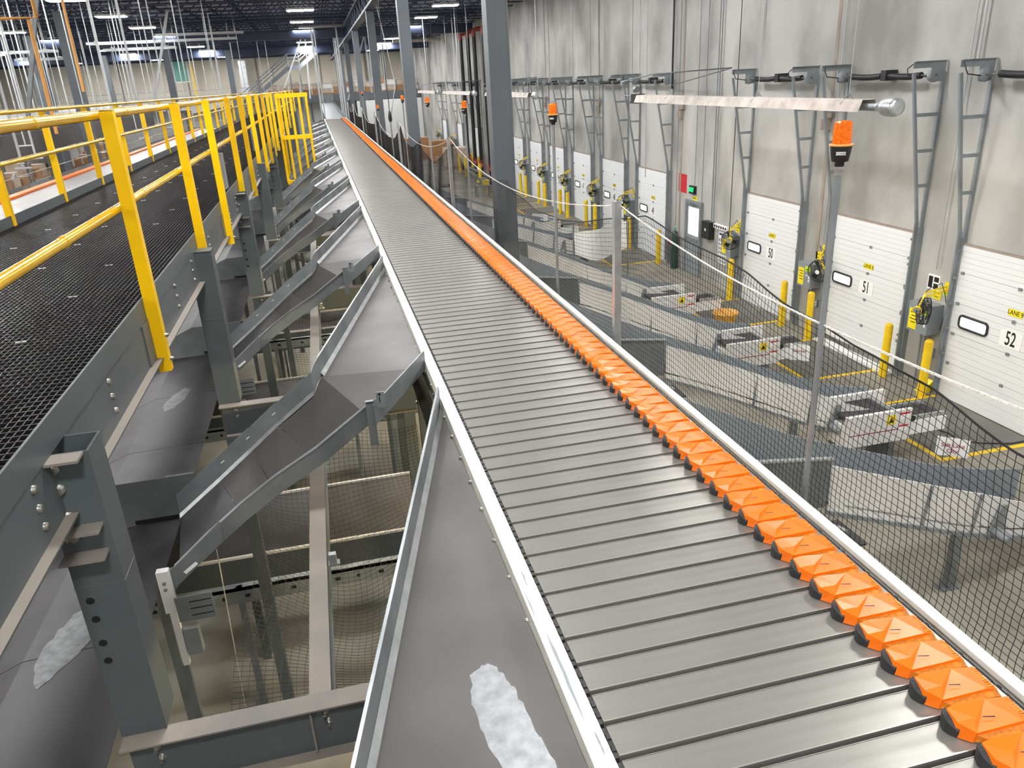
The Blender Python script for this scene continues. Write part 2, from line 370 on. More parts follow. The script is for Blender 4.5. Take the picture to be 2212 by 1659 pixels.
# take-off belt beyond the sorter
t = thing('belt_conveyor', 'plain grey belt conveyor climbing away beyond the far end of the shoe sorter', 'conveyor', (1.2, 50, 0))
b = MB(); b.strip([(.66, 49.8, SZ-.02), (.66, 60, SZ+.05), (.66, 76, SZ+.5)], [(1.78, 49.8, SZ-.02), (1.78, 60, SZ+.05), (1.78, 76, SZ+.5)], (0,0,-.08)); b.build('belt', 'galv_dull', t)
for xx in (.62, 1.8):
    b = MB(); b.strip([(xx, 49.8, SZ+.12), (xx, 60, SZ+.2), (xx, 76, SZ+.65)], [(xx, 49.8, SZ-.15), (xx, 60, SZ-.08), (xx, 76, SZ+.35)], (.03,0,0)); b.build('side_guard', 'galv_dull', t)
b = MB(); b.box(.6, 76, SZ+.2, 1.85, 76.1, SZ+1.2); b.build('end_plate', 'galv', t)
for yy in (52, 60, 68, 75):
    for xx in (.7, 1.75): b = MB(); b.box(xx-.05, yy-.05, 0, xx+.05, yy+.05, SZ+(.25 if yy > 70 else .0)-.1); b.build('support_leg', 'steel_end', t)
# ---------------------------------------------------------------- divert chutes on the left side of the sorter
NEAR = [.985, 4.935, 8.80, 12.73, 16.62, 20.6, 24.6, 28.7, 32.8, 36.9, 41.0, 45.1]
def hull(yn):                                   # y of the bed edges relative to the near tip
    d = yn
    far = [(.502, d+3.24, z(-1.84)), (-.206, d+.40, z(-1.93)), (-.268, d+.262, z(-2.005)), (-.541, d+.258, z(-2.198)), (-.753, d+.256, z(-2.367)), (-1.002, d+.255, z(-2.561)), (-1.318, d+.255, z(-2.801))]
    nearb = [(.502, d+.01, z(-1.82)), (.10, d-.44, z(-1.965)), (-.268, d-.485, z(-2.20)), (-.541, d-.50, z(-2.345)), (-.753, d-.512, z(-2.48)), (-1.002, d-.53, z(-2.66)), (-1.215, d-.548, z(-2.83))]
    return far, nearb
def chute(yn, i):
    side = f"grey galvanized divert chute dropping left off the sorter, {nth(i)} from the front"
    if i == 0: side = 'nearest galvanized divert chute, wide grey bed with a silver worn patch by the sorter rail'
    t = thing('divert_chute', side, 'chute', (.5, yn, z(-1.8)), 'divert chutes along the left of the sorter')
    F, N = hull(yn)
    b = MB(); A = [F[0], F[1], N[0]]
    b.prism([F[0], F[1], (.30, yn-.21, z(-1.895)), N[0]], (0,0,-.004))
    b.build('upper_bed', 'chute_bed', t)
    b = MB(); b.strip([F[1], F[2]], [(.30, yn-.21, z(-1.895)), N[1]], (0,0,-.004)); b.build('bend_plate', 'chute_bed', t)
    b = MB(); b.strip([F[2], F[3]], [N[1], N[2]], (0,0,-.004)); b.build('lower_bed', 'chute_bed', t)
    b = MB(); b.strip([(F[3][0]-.006,)+F[3][1:], F[4]], [(N[2][0]-.006,)+N[2][1:], N[3]], (0,0,-.004)); b.build('lower_bed', 'chute_bed', t)
    b = MB(); b.strip([(F[4][0]-.006,)+F[4][1:], F[5]], [(N[3][0]-.006,)+N[3][1:], N[4]], (0,0,-.004)); b.build('lower_bed', 'chute_bed', t)
    b = MB(); b.strip([(F[5][0]-.005,)+F[5][1:], F[6]], [(N[4][0]-.005,)+N[4][1:], N[6]], (0,0,-.004)); b.build('end_bed', 'slide_dark', t)
    # far wall: flared upper piece, knee, then lapped lower sections
    def wall(pts, h, th, name, m, flange=True, lap=0):
        b = MB(); lo = [Vector(p) for p in pts]; n = len(lo); hs = h if isinstance(h, (list, tuple)) else [h]*n
        hi = [p+Vector((0,0,hs[k])) for k, p in enumerate(lo)]
        b.strip([p+Vector((0,lap,0)) for p in hi], [p+Vector((0,lap,0)) for p in lo], th)
        return b.build(name, m, t)
    fw = [(p[0], p[1]+.004, p[2]) for p in F]
    wall([fw[0], fw[1]], [.15, .15], (-.012, .004, 0), 'side_wall', 'galv')
    wall([fw[1], (fw[1][0]-.03, fw[1][1]-.07, fw[1][2]-.02), fw[2]], [.15, .15, .16], (-.008, .004, 0), 'side_wall', 'galv')
    wall([fw[2], fw[3]], .16, (0, .005, 0), 'side_wall', 'galv'); wall([fw[3], fw[4]], .165, (0, .005, 0), 'side_wall', 'galv', lap=.007)
    wall([fw[4], fw[5]], .17, (0, .005, 0), 'side_wall', 'galv', lap=.014); wall([fw[5], fw[6]], .175, (0, .005, 0), 'side_wall', 'galv', lap=.007)
    b = MB()                                     # bed lip turned up along the far wall
    b.strip([(p[0], p[1]-.002, p[2]+.030) for p in F[2:]], [(p[0], p[1]-.022, p[2]+.004) for p in F[2:]], (0,0,-.003)); b.build('bed_lip', 'galv_bright', t)
    b = MB(); q0, q1 = Vector(F[0]), Vector(F[1]); d = (q1-q0).normalized(); s_ = Vector((-d.y, d.x, 0)); s_ = s_ if s_.y < 0 else -s_
    b.strip([q0+Vector((0,0,.030)), q1+Vector((0,0,.030))], [q0+s_*.022+Vector((0,0,.004)), q1+s_*.022+Vector((0,0,.004))], (0,0,-.003)); b.build('bed_lip', 'galv_bright', t)
    nw = N
    wall([(.502, yn+.005, z(-1.83)), (.11, yn-.43, z(-2.0))], [.135, .14], (.006, -.006, 0), 'side_wall', 'galv')
    wall([nw[1], nw[2], nw[3]], [.14, .14, .14], (0, -.005, 0), 'side_wall', 'galv_dull'); wall([nw[3], nw[4], nw[5]], .14, (0, -.005, 0), 'side_wall', 'galv_dull', lap=-.007)
    wall([(p[0]+(.1 if k == 0 else 0), p[1], p[2]+(.08 if k == 0 else 0)) for k, p in enumerate(nw[5:])]+[(nw[6][0]-.09, nw[6][1]-.01, nw[6][2]-.13)], [.14, .14, .20], (0, -.005, 0), 'side_wall', 'galv_dull', lap=-.014)
    b = MB(); b.strip([(p[0], p[1]-.002, p[2]+.142) for p in nw[1:]], [(p[0], p[1]-.026, p[2]+.137) for p in nw[1:]], (0,0,-.003)); b.build('wall_flange', 'galv', t)
    # adjustable bracket at the near wall's joint
    bx, by = .085, yn-.475
    b = MB(); b.box(bx-.02, by-.04, z(-2.10), bx+.03, by-.034, z(-1.80)); b.box(bx+.025, by-.06, z(-2.10), bx+.03, by+.0, z(-1.82)); b.box(bx-.02, by-.04, z(-1.815), bx+.03, by+.005, z(-1.81))
    br = b.build('joint_bracket', 'galv_dull', t)
    b = MB(); b.box(bx+.05, by-.02, z(-1.86), bx+.10, by-.014, z(-1.755)); b.box(bx+.03, by-.019, z(-1.845), bx+.056, by-.015, z(-1.80)); b.build('slotted_tab', 'galv', t)
    b = MB(); b.box(bx+.066, by-.0215, z(-1.825), bx+.072, by-.019, z(-1.785)); b.lathe((bx+.07, by-.02, z(-1.77)), [(.009,0),(.009,.0025)], 10, (0,-1,0)); b.build('slot', 'ink', t)
    if i < 7:
        b = MB(); b.bar((-1.16, yn-.575, z(-2.745)), (-1.08, yn-.57, z(-2.69)), .003, .022, (0,0,1)); b.build('name_sticker', 'white', t)
    b = MB()
    for k in range(3): b.bar((-.55-.2*k, yn+.266, z(-2.105-.155*k)), (-.575-.2*k, yn+.266, z(-2.122-.155*k)), .004, .006)
    b.build('scuff_mark', 'white', t)
    if i == 0:                                   # irregular silver patch worn through the coating
        b = MB(); rnd = random.Random(4); pts = []
        outl = [(.235,1.15),(.32,1.30),(.305,1.46),(.275,1.62),(.245,1.76),(.235,1.90),(.258,2.02),(.30,2.06),(.345,2.03),(.375,1.93),(.385,1.86),(.40,1.72),(.42,1.62),(.425,1.50),(.445,1.36),(.45,1.15)]
        for (px, py), (qx, qy) in zip(outl, outl[1:]+outl[:1]):
            for f in (0, .25, .5, .75): pts.append((px+(qx-px)*f+rnd.uniform(-.005,.005), py+(qy-py)*f+rnd.uniform(-.014,.014)))
        def bedz(x, y):                          # height of the upper bed plane
            a, bb, c = Vector(F[0]), Vector(F[1]), Vector(N[0]); nn = (bb-a).cross(c-a); return a.z-(nn.x*(x-a.x)+nn.y*(y-a.y))/nn.z
        P = [(px, py, bedz(px, py)+.0016) for px, py in pts]; b.add(P, [tuple(range(len(P)))]); b.build('worn_patch', 'worn', t)
    return t
for i, yn in enumerate(NEAR): chute(yn, i)
# slides under the walkway, one per chute
for i, yn in enumerate(NEAR):
    t = thing('collecting_slide', f"dark steel collecting slide under the walkway, {nth(i)} from the front", 'slide', (-1.3, yn, z(-2.8)), 'collecting slides under the walkway')
    if i == 1: t['label'] = 'dark collecting slide under the walkway with a long pale worn streak'
    y1 = yn+.262; y0 = yn-3.68 if i == 0 else NEAR[i-1]+.30
    xs = [(-1.318, -2.815), (-1.95, -2.831), (-2.4, -3.02), (-3.4, -3.5)]
    nseg = 3
    for k in range(nseg):
        ya = y0+(y1-y0)*k/nseg; yb = y0+(y1-y0)*(k+1)/nseg-.006
        b = MB(); b.strip([(x, yb, z(v)) for x, v in xs], [(x, ya, z(v)) for x, v in xs], (0,0,-.006)); b.build('slide_bed', 'slide_dark', t)
    b = MB(); b.strip([(-1.16, y1+.012, z(-2.484)), (-1.70, y1+.012, z(-2.484)), (-3.3, y1+.012, z(-3.15))], [(-1.16, y1+.012, z(-2.80)), (-1.70, y1+.012, z(-2.83)), (-3.3, y1+.012, z(-3.47))], (0,.004,0))
    b.box(-1.36, y1+.004, z(-2.49), -1.17, y1+.03, z(-2.478)); b.build('end_plate', 'galv_dull', t)
    b = MB(); b.box(-1.62, y1, z(-2.815), -1.33, y1+.010, z(-2.785)); b.build('sealing_strip', 'ink', t)
    if i in (1, 2):
        rnd = random.Random(11+i); b = MB()
        ol = ([(-1.80,3.62),(-1.87,3.80),(-1.86,4.02),(-1.78,4.25),(-1.60,4.42),(-1.48,4.46),(-1.50,4.28),(-1.58,4.05),(-1.68,3.80)] if i == 1 else [(-1.80,7.40),(-1.83,7.6),(-1.76,7.85),(-1.68,8.0),(-1.62,7.9),(-1.64,7.66),(-1.72,7.45)])
        P = []
        for (px, py), (qx, qy) in zip(ol, ol[1:]+ol[:1]):
            for f in (0, .2, .4, .6, .8):
                x = px+(qx-px)*f+rnd.uniform(-.008,.008); P.append((x, py+(qy-py)*f+rnd.uniform(-.02,.02), z(-2.815+(x+1.318)*.025)+.0022))
        b.add(P, [tuple(range(len(P)))]); b.build('worn_patch', 'worn', t)
    for xx in (-1.5, -3.2):
        b = MB(); b.box(xx-.03, y1-.3, 0, xx+.03, y1-.24, z(-2.83 if xx > -2 else -3.42)); b.build('slide_leg', 'galv_dull', t)
# end bracket with slotted plate at the foot of the nearest full chute and the next ones
for i, yn in enumerate(NEAR[1:6]):
    yb = yn-.60
    t = thing('slide_bracket', f"white painted bracket post with a slotted steel plate at the foot of the {nth(i+1)} chute", 'bracket', (-1.28, yb, z(-3.4)), 'bracket posts at the chute feet')
    b = MB(); b.box(-1.31, yb-.03, z(-2.98), -1.24, yb+.02, z(-2.68)); b.build('post_head', 'white_paint', t)
    b = MB(); b.box(-1.29, yb-.02, z(-3.40), -1.25, yb+.01, z(-2.98)); b.build('post', 'white_paint', t)
    b = MB(); b.box(-1.24, yb-.045, z(-3.05), -1.02, yb-.035, z(-2.87)); b.build('slotted_plate', 'galv_dull', t)
    for k in range(3): b = MB(); b.box(-1.16, yb-.0475, z(-2.915-.05*k), -1.03, yb-.045, z(-2.909-.05*k)); b.build('plate_slot', 'ink', t)
    for k in range(2): b = MB(); b.lathe((-1.275, yb-.03, z(-2.76-.045*k)), [(.011,0),(.011,.008),(.004,.012)], 8, (0,-1,0)); b.build('bolt', 'bolt', t)
    b = MB(); b.box(-1.24, yb-.03, z(-3.32), -1.15, yb+.03, z(-3.12)); b.build('angle_plate', 'galv', t)
    b = MB(); b.box(-1.30, yb-.02, 0, -1.26, yb+.02, z(-3.40)); b.build('lower_leg', 'galv_dull', t)
# ---------------------------------------------------------------- walkway
D = z(-1.12)
wk = thing('walkway', 'elevated steel walkway with black bar grating running between the two sorters', 'walkway', (-2.05, 0, D))
YA, YB = -2.0, 47.0
b = MB()
for k in range(67): xx = -3.04+k*.0298; b.box(xx-.0022, YA, D-.026, xx+.0022, YB, D)
yy = YA
while yy < YB: b.box(-3.045, yy-.0028, D-.010, -1.055, yy+.0028, D+.001); yy += .0508
b.build('grating', 'grating', wk)
b = MB(); b.box(-1.06, YA, z(-1.137), -1.05, YB, D+.1015); b.build('toe_plate', 'steel_end', wk)
b = MB(); b.box(-3.05, YA, D-.03, -3.04, YB, D+.1015); b.build('toe_plate', 'steel_end', wk)
CY = [2.79, 6.41, 10.1]+[yn+1.36 for yn in NEAR[3:]]
ends = [YA]+[v for c in CY for v in (c-.09, c+.087)]+[YB]
for k in range(0, len(ends), 2):
    b = MB(); ya, yb = ends[k], ends[k+1]
    b.box(-1.062, ya, z(-1.37), -1.054, yb, z(-1.138)); b.box(-1.062, ya, z(-1.378), -1.013, yb, z(-1.37)); b.build('edge_beam', 'steel_blue', wk)
b = MB(); b.box(-3.042, YA, z(-1.37), -3.034, YB, D-.03); b.box(-3.085, YA, z(-1.378), -3.034, YB, z(-1.37)); b.build('edge_beam', 'steel_blue', wk)
yy = YA+.4; 
for k in range(26):
    b = MB(); b.box(-3.03, yy-.03, z(-1.34), -1.07, yy+.03, z(-1.33)); b.box(-3.03, yy-.004, z(-1.33), -1.07, yy+.004, D-.03); b.build('cross_joist', 'steel_blue', wk); yy += 1.81
for k in range(22):                              # pairs of saddle clips holding the grating panels
    for xx in (-2.62, -2.10, -1.62):
        yy = 2.3+k*.93+(xx*.37 % .3)
        b = MB(); b.box(xx, yy, D, xx+.018, yy+.012, D+.006); b.box(xx+.018, yy+.004, D, xx+.032, yy+.008, D+.004); b.box(xx+.032, yy, D, xx+.05, yy+.012, D+.006); b.build('saddle_clip', 'clip', wk)
for k in range(11):                              # web bolts beside each splice
    for j in range(3):
        for m_ in range(2): b = MB(); b.lathe((-1.055, 1.695+1.826*k-.03*m_*0, z(-1.17-.07*j)) if m_ == 0 else (-1.055, CY[k]-.285, z(-1.168-.07*j)), [(.018,0),(.016,.012),(.008,.014)], 6, (1,0,0)); b.build('web_bolt', 'bolt', wk)
for yy in (4.47, 8.40, 12.3, 16.0, 19.7):
    b = MB(); b.box(-1.054, yy-.19, z(-1.368), -1.046, yy+.05, z(-1.139)); b.build('post_bracket', 'steel_end', wk)
# railings
def railing(name, label, xp, xr, posts, side):
    t = thing(name, label, 'railing', (xp, posts[0], D))
    for yy in posts:
        b = MB(); zb = z(-1.455) if side > 0 else D-.02
        b.box(xp-.032, yy-.032, zb, xp+.032, yy+.032, z(-.055)); p = b.build('post', 'yellow', t)
        b = MB(); b.box(xp-.03, yy-.03, z(-.055), xp+.03, yy+.03, z(-.052)); b.build('post_cap', 'ink', p)
        if side > 0:
            for v in (-1.25, -1.39): b = MB(); b.lathe((xp+.03, yy, z(v)), [(.012,0),(.012,.012),(.006,.024)], 6, (1,0,0)); b.build('post_bolt', 'bolt', p)
    for v, nm in ((-.072, 'top_rail'), (-.536, 'middle_rail')):
        prev = 1.0
        b = MB(); b.tube([(xr, prev, z(v)), (xr, posts[-1], z(v))], .0235, 14); b.build(nm, 'yellow_rail', t)
        for yy in [y+.62 for y in posts[:10]]+[posts[0]-1.0]:
            b = MB(); b.tube([(xr, yy, z(v)), (xr, yy+.045, z(v))], .0262, 14); b.build('rail_sleeve', 'yellow_rail', t)
    return t
PN = [4.47, 6.55, 8.40, 10.45, 12.3, 14.1, 16.0, 17.8, 19.7, 21.5, 25.5, 29.5, 34, 39, 46.6]
railing('walkway_railing', 'near yellow railing bolted to the walkway edge beside the chutes', -1.018, -1.072, PN, 1)
PF = [6.9, 8.62, 10.4, 12.2, 14.1, 16.0, 17.9, 19.8, 21.7, 23.6, 25.5, 27.5, 29.5, 31.5, 33.5, 36, 38.5, 41, 44, 46.6]
railing('walkway_railing', 'far yellow railing on the left edge of the walkway', -3.06, -3.01, [5.1]+PF, -1)
# pull cord with eye bolts along the far railing
t = thing('pull_cord', 'thin pull cord threaded through eye bolts along the far walkway railing', 'cord', (-3.12, 4, z(-.7)))
b = MB(); b.tube([(-3.13, 1.0, z(-.72)), (-3.13, 30, z(-.70))], .004, 6); b.build('cord', 'rope', t)
for yy in (9.2, 12.6, 16.0, 19.4, 22.8):
    b = MB(); b.tube([(-3.13+.02*math.sin(a), yy+.03*math.cos(a), z(-.705)+.03*math.sin(a)) for a in [k*PI/6 for k in range(12)]], .005, 6, closed=True); b.tube([(-3.13, yy+.03, z(-.705)), (-3.10, yy+.16, z(-.72)), (-3.06, yy+.26, z(-.72))], .005, 6); b.build('eye_bolt', 'galv_bright', t)
# walkway columns on cross beams, long beam below the chutes
for i, yy in enumerate(CY):
    t = thing('walkway_column', f"blue grey open topped steel column at the walkway edge, {nth(i)} from the front", 'column', (-.995, yy, z(-2.42)), 'walkway edge columns')
    x0, x1, y0, y1 = -1.105, -.93, yy-.088, yy+.085; w_ = .008
    b = MB(); b.box(x0, y0, z(-2.42), x0+w_, y1, z(-1.139)); b.box(x1-w_, y0, z(-2.42), x1, y1, z(-1.139)); b.box(x0+w_, y0, z(-2.42), x1-w_, y0+w_, z(-1.139)); b.box(x0+w_, y1-w_, z(-2.42), x1-w_, y1, z(-1.139)); b.build('column_shaft', 'steel_end', t)
    if i % 2: b = MB(); b.box(x0, y0, z(-1.144), x1, y1, z(-1.138)); b.build('cap_plate', 'steel_end', t)
    for v, l_ in () if i % 2 else ((-1.139, .155), (-1.424, .155), (-1.535, .15)):
        b = MB(); b.box(x0+.004, y0-.078, z(v-.010), x0+.004+l_, y0, z(v)); b.build('seat_flange', 'dusty_tan', t)
    for v, dx in () if i % 2 else ((-1.192, .047), (-1.274, .047), (-1.386, .047), (-1.473, .045)):
        b = MB(); b.lathe((x0+dx, y0, z(v)), [(.026,0),(.026,.004),(.0235,.004),(.0235,.016),(.012,.018)], 6, (0,-1,0)); b.build('bolt', 'bolt', t)
    if i % 2 == 0:
        for v, dx in ((-1.751, .039), (-1.836, .039), (-1.948, .038), (-2.034, .037)):
            b = MB(); b.lathe((x0+dx, y0-.0006, z(v)), [(.0155,0),(.0155,.0006)], 14, (0,-1,0)); b.build('bolt_hole', 'ink', t)
    b = MB(); b.box(x0-.001, y0-.0012, z(-1.69), x1+.001, y0, z(-1.686)); b.box(x1, y0, z(-1.69), x1+.0012, y1, z(-1.686)); b.build('weld_seam', 'steel_blue', t)
    # cross beam carrying it
    t = thing('cross_beam', f"steel cross beam with a dusty top flange between column and sorter, {nth(i)} from the front", 'beam', (-.6, yy, z(-2.42)), 'cross beams under the chutes')
    b = MB(); b.box(-1.10, yy-.17, z(-2.43), .53, yy-.07, z(-2.422)); b.build('top_flange', 'dusty_tan', t)
    b = MB(); b.box(-1.08, yy-.125, z(-2.68), .53, yy-.115, z(-2.43)); b.build('web', 'steel_end', t)
    b = MB(); b.box(-1.08, yy-.17, z(-2.69), .53, yy-.07, z(-2.682)); b.build('bottom_flange', 'dusty_tan', t)
    for xx, v in ((-.975, -2.475), (-.965, -2.53), (-.30, -2.475), (-.29, -2.53)): b = MB(); b.lathe((xx, yy-.125, z(v)), [(.018,0),(.018,.003),(.0145,.003),(.0145,.013),(.008,.013),(.008,.03)], 6, (0,-1,0)); b.build('bolt', 'bolt', t)
    b = MB(); b.box(-.36, yy-.168, z(-2.66), -.352, yy-.125, z(-2.45)); b.build('web_stiffener', 'dusty_tan', t)
    for xx in (-1.02, .46): b = MB(); b.box(xx-.05, yy-.17, 0, xx+.05, yy-.07, z(-2.69)); b.build('floor_post', 'steel_end', t)
for i in range(11):
    y0, y1 = CY[i]-.065, CY[i+1]-.175
    t = thing('stringer_beam', f"dusty tan topped beam running under the chutes, {nth(i)} span from the front", 'beam', (-.315, y0, z(-2.45)), 'stringer beams under the chutes')
    b = MB(); b.box(-.362, y0+.01, z(-2.455), -.268, y1, z(-2.445)); b.build('top_flange', 'dusty_tan', t)
    b = MB(); b.box(-.32, y0+.01, z(-2.66), -.31, y1, z(-2.455)); b.box(-.362, y0+.01, z(-2.67), -.268, y1, z(-2.66)); b.build('web', 'steel_end', t)
    for k in range(2):
        yy = y0+1.05+k*1.9
        b = MB(); b.box(-.262, yy, z(-2.50), -.20, yy+.05, z(-2.49)); b.box(-.255, yy+.005, z(-2.49), -.215, yy+.04, z(-2.43)); b.build('beam_clamp', 'galv', t)
# safety net slung under the chutes
def netmesh(b, P, r, nu, nv):
    for i in range(nu): b.tube([P[i][j] for j in range(nv)], r, 3, cap=False)
    for j in range(nv): b.tube([P[i][j] for i in range(nu)], r, 3, cap=False)
for i in range(5):
    y0, y1 = CY[i]+.02, CY[i+1]-.2; b = MB(); nu, nv = 34, 78; P = []
    for a in range(nu):
        x = -.80+1.32*a/(nu-1); row = []
        for c in range(nv):
            yy = y0+(y1-y0)*c/(nv-1); s = math.sin(PI*c/(nv-1)); sx = math.sin(PI*a/(nu-1))
            row.append((x+.03*math.sin(yy*3+i), yy, z(-2.78-.5*s*(.4+.6*sx)-.05*math.sin(x*5+yy*2))))
        P.append(row)
    netmesh(b, P, .0016, nu, nv)
    solo('safety_net', b, 'net', f"black safety net slung below the chutes, {nth(i)} bay from the front", 'net', (-.2, y0, z(-2.8)), 'safety nets under the chutes')
# ---------------------------------------------------------------- dock doors and what hangs between them
WF = WX-.06                                      # face of the door panels
XA, ZA = (0,-1,0), (0,0,1)                        # reading direction of signs on the dock wall
DOORS = [('52', 8.32, 'LANE 9'), ('51', 11.86, 'LANE 8'), ('50', 15.41, 'LANE 7'), ('49', 22.53, 'LANE 6'), ('48', 26.07, 'LANE 5'), ('47', 29.62, 'LANE 4'), ('46', 33.16, 'LANE 3'), ('45', 36.70, 'LANE 2'), ('44', 40.25, 'LANE 1'), ('43', 43.8, ''), ('42', 51.2, ''), ('41', 57.9, ''), ('40', 65.0, '')]
for i, (num, y0, lane) in enumerate(DOORS):
    y1 = y0+2.44; yc = y0+1.17; zb = .14 if num == '51' else 0.012; zt = z(-3.03)
    t = thing(f'door_{i+1}', f"white sectional dock door numbered {num} on the dock wall" + (' standing open a crack at the bottom' if num == '51' else ''), 'dock door', (WF, yc, 0)); t['kind'] = 'structure'
    cuts = [zb, .67, 1.22, 1.765, 2.30, zt]
    for k in range(5):
        b = MB(); a, c = cuts[k]+.002, cuts[k+1]-.002
        b.box(WF+.008, y0, a, WX-.005, y1, c)
        nr = 5; st = (c-a)/nr
        for r in range(nr): b.box(WF, y0, a+r*st+.006, WF+.008, y1, a+(r+1)*st)
        b.build('panel', 'door_white', t)
        if 0 < k and i < 9:
            for yy in (yc, y0+.10, y1-.10): b = MB(); b.box(WF-.022, yy-.03, a-.03, WF, yy+.03, a+.02); b.build('hinge', 'track_grey', t)
    if i < 9:
        b = MB(); yw = yc+.77; zw = z(-4.31); r = .06; ring = []
        hw, hh = .30, .105
        for cx, cz, a0 in ((hw-r, hh-r, 0), (-(hw-r), hh-r, 1), (-(hw-r), -(hh-r), 2), (hw-r, -(hh-r), 3)):
            for q in range(5): an = (a0+q/4)*PI/2; ring.append((WF-.012, yw+cx+r*math.cos(an), zw+cz+r*math.sin(an)))
        b.tube(ring, .022, 6, closed=True); fr = b.build('window_frame', 'rubber', t)
        b = MB(); b.box(WF-.010, yw-hw+.02, zw-hh+.015, WF-.004, yw+hw-.02, zw+hh-.015); b.build('pane', 'daylight' if i < 3 else 'daylight_warm', fr)
        b = MB(); b.box(WF-.008, yc-.21, z(-4.46), WF, yc+.21, z(-4.18)); p = b.build('number_sign', 'white', t)
        text(num, .33, (WF-.0095, yc, z(-4.325)), XA, ZA, 'ink', p, sx=.62)
        b = MB(); b.box(WF-.006, yc-.135, z(-3.94), WF, yc+.135, z(-3.83)); p = b.build('lane_sign', 'sign_yellow', t)
        text(lane, .105, (WF-.0075, yc, z(-3.885)), XA, ZA, 'ink', p, sx=.88)
    # tracks leaning out to the spring brackets above
    for sg, ye in ((-1, y0), (1, y1)):
        b = MB(); b.box(WX-.10, min(ye, ye+sg*.09), 0, WX, max(ye, ye+sg*.09), z(-2.9)); b.box(WX-.17, min(ye+sg*.02, ye+sg*.05), .1, WX-.10, max(ye+sg*.02, ye+sg*.05), z(-2.8)); b.build('track', 'track_grey', t)
        b = MB(); yy = ye+sg*.04; b.bar((WX-.13, yy, z(-2.85)), (WX-.62, yy, z(-.28)), .045, .05, (1,0,0)); b.build('lift_track', 'track_grey', t)
        b = MB(); b.box(WX-.05, yy-.03, z(-2.9), WX, yy+.03, z(-.28)); b.build('wall_angle', 'track_grey', t)
        for v, dx in ((-.95, .50), (-1.55, .38), (-2.15, .27)): b = MB(); b.box(WX-dx, yy-.02, z(v-.03), WX-.01, yy-.012, z(v+.03)); b.build('stand_off', 'track_grey', t)
        b = MB(); b.box(WX-.66, yy-.02, z(-.20), WX-.02, yy-.012, z(-.09)); b.box(WX-.30, yy-.02, z(-.42), WX-.02, yy-.012, z(-.20)); b.box(WX-.66, yy-.06, z(-.10), WX-.02, yy-.012, z(-.09)); b.build('spring_bracket', 'track_grey', t)
        b = MB(); b.lathe((WX-.20, yy-sg*.03, z(-.32)), [(.02,-.03),(.115,-.03),(.115,.03),(.02,.03)], 18, (0,1,0)); b.build('cable_drum', 'box_grey', t)
        b = MB(); b.tube([(WX-.62, yy-sg*.04+.1*0, z(-.13)), (WX-.66, yy-sg*.12, z(-.2)), (WX-.62, yy-sg*.14, z(-.3)), (WX-.3, yy-sg*.06, z(-.34))], .010, 5); b.build('hose_loop', 'rubber', t)
        if i < 5:
            for k in range(6): b = MB(); b.box(WX-.16, min(ye-sg*.03, ye), .35+k*.46, WX-.09, max(ye-sg*.03, ye), .39+k*.46); b.build('roller', 'galv', t)
    b = MB(); b.tube([(WX-.20, y0-.1, z(-.32)), (WX-.20, y1+.1, z(-.32))], .013, 8); b.build('shaft', 'galv_dull', t)
    for a, c in ((y0+.28, yc-.10), (yc+.12, y1-.30)):
        b = MB(); n = 9; b.tube([(WX-.20, a+(c-a)*k/(n-1), z(-.32)-.035*math.sin(PI*k/(n-1))*.6) for k in range(n)], .055, 12); b.build('torsion_spring', 'spring_black', t)
    b = MB(); b.box(WX-.27, yc-.07, z(-.40), WX-.02, yc+.07, z(-.22)); b.build('spring_anchor', 'rubber', t)
    b = MB(); b.box(WX-.05, y0-.05, zt, WX+.0, y1+.05, zt+.035); b.build('header_seal', 'joint', t)
    # floor: leveler plate, bay marking, bollards
    if i < 9:
        b = MB(); b.box(8.72, y0+.42, 0.001, WX-.12, y1-.06, .008); solo('dock_leveler', b, 'floor_dark', f"dark steel dock leveler plate in the floor in front of door {num}", 'dock leveler', (9.5, yc, 0), 'dock levelers')
        b = MB(); b.box(8.62, y0+.30, .001, WX-.12, y0+.39, .006); b.box(8.62, y0+.39, .001, 8.70, y1, .006); b.box(8.70, y1-.05, .001, WX-.12, y1+.02, .006)
        solo('floor_marking', b, 'bollard_yellow', f"yellow painted line around the dock bay of door {num}", 'floor marking', (8.62, yc, 0), 'yellow bay lines')
for k, (num, y0, lane) in enumerate(DOORS[:12]):
    for yy, who in ((y0-.06 if k == 0 else y0+.02, 'near'), (y0+2.44+.08, 'far')):
        if k == 0 and who == 'near': continue
        if 41 < yy < 43.9: continue
        b = MB(); b.lathe((10.10, yy, 0), [(.075,0),(.075,1.03),(.066,1.06),(.04,1.085),(.001,1.09)], 20)
        b2 = solo('bollard', b, 'bollard_yellow', f"yellow steel bollard at the {who} jamb of dock door {num}", 'bollard', (10.10, yy, 0), 'yellow bollards along the dock')
b = MB()
for k in range(60): yy = 11.95+k*.038; b.box(10.16, yy, .03, 10.36, yy+.024, .065)
b.box(10.16, 11.93, .002, 10.38, 14.24, .03)
solo('daylit_leveler_lip', b, 'white', 'ribbed dock leveler lip under the half open door 51, coloured white for daylight', 'ramp', (10.26, 13.1, 0))  # white colour stands in for daylight on the leveler lip
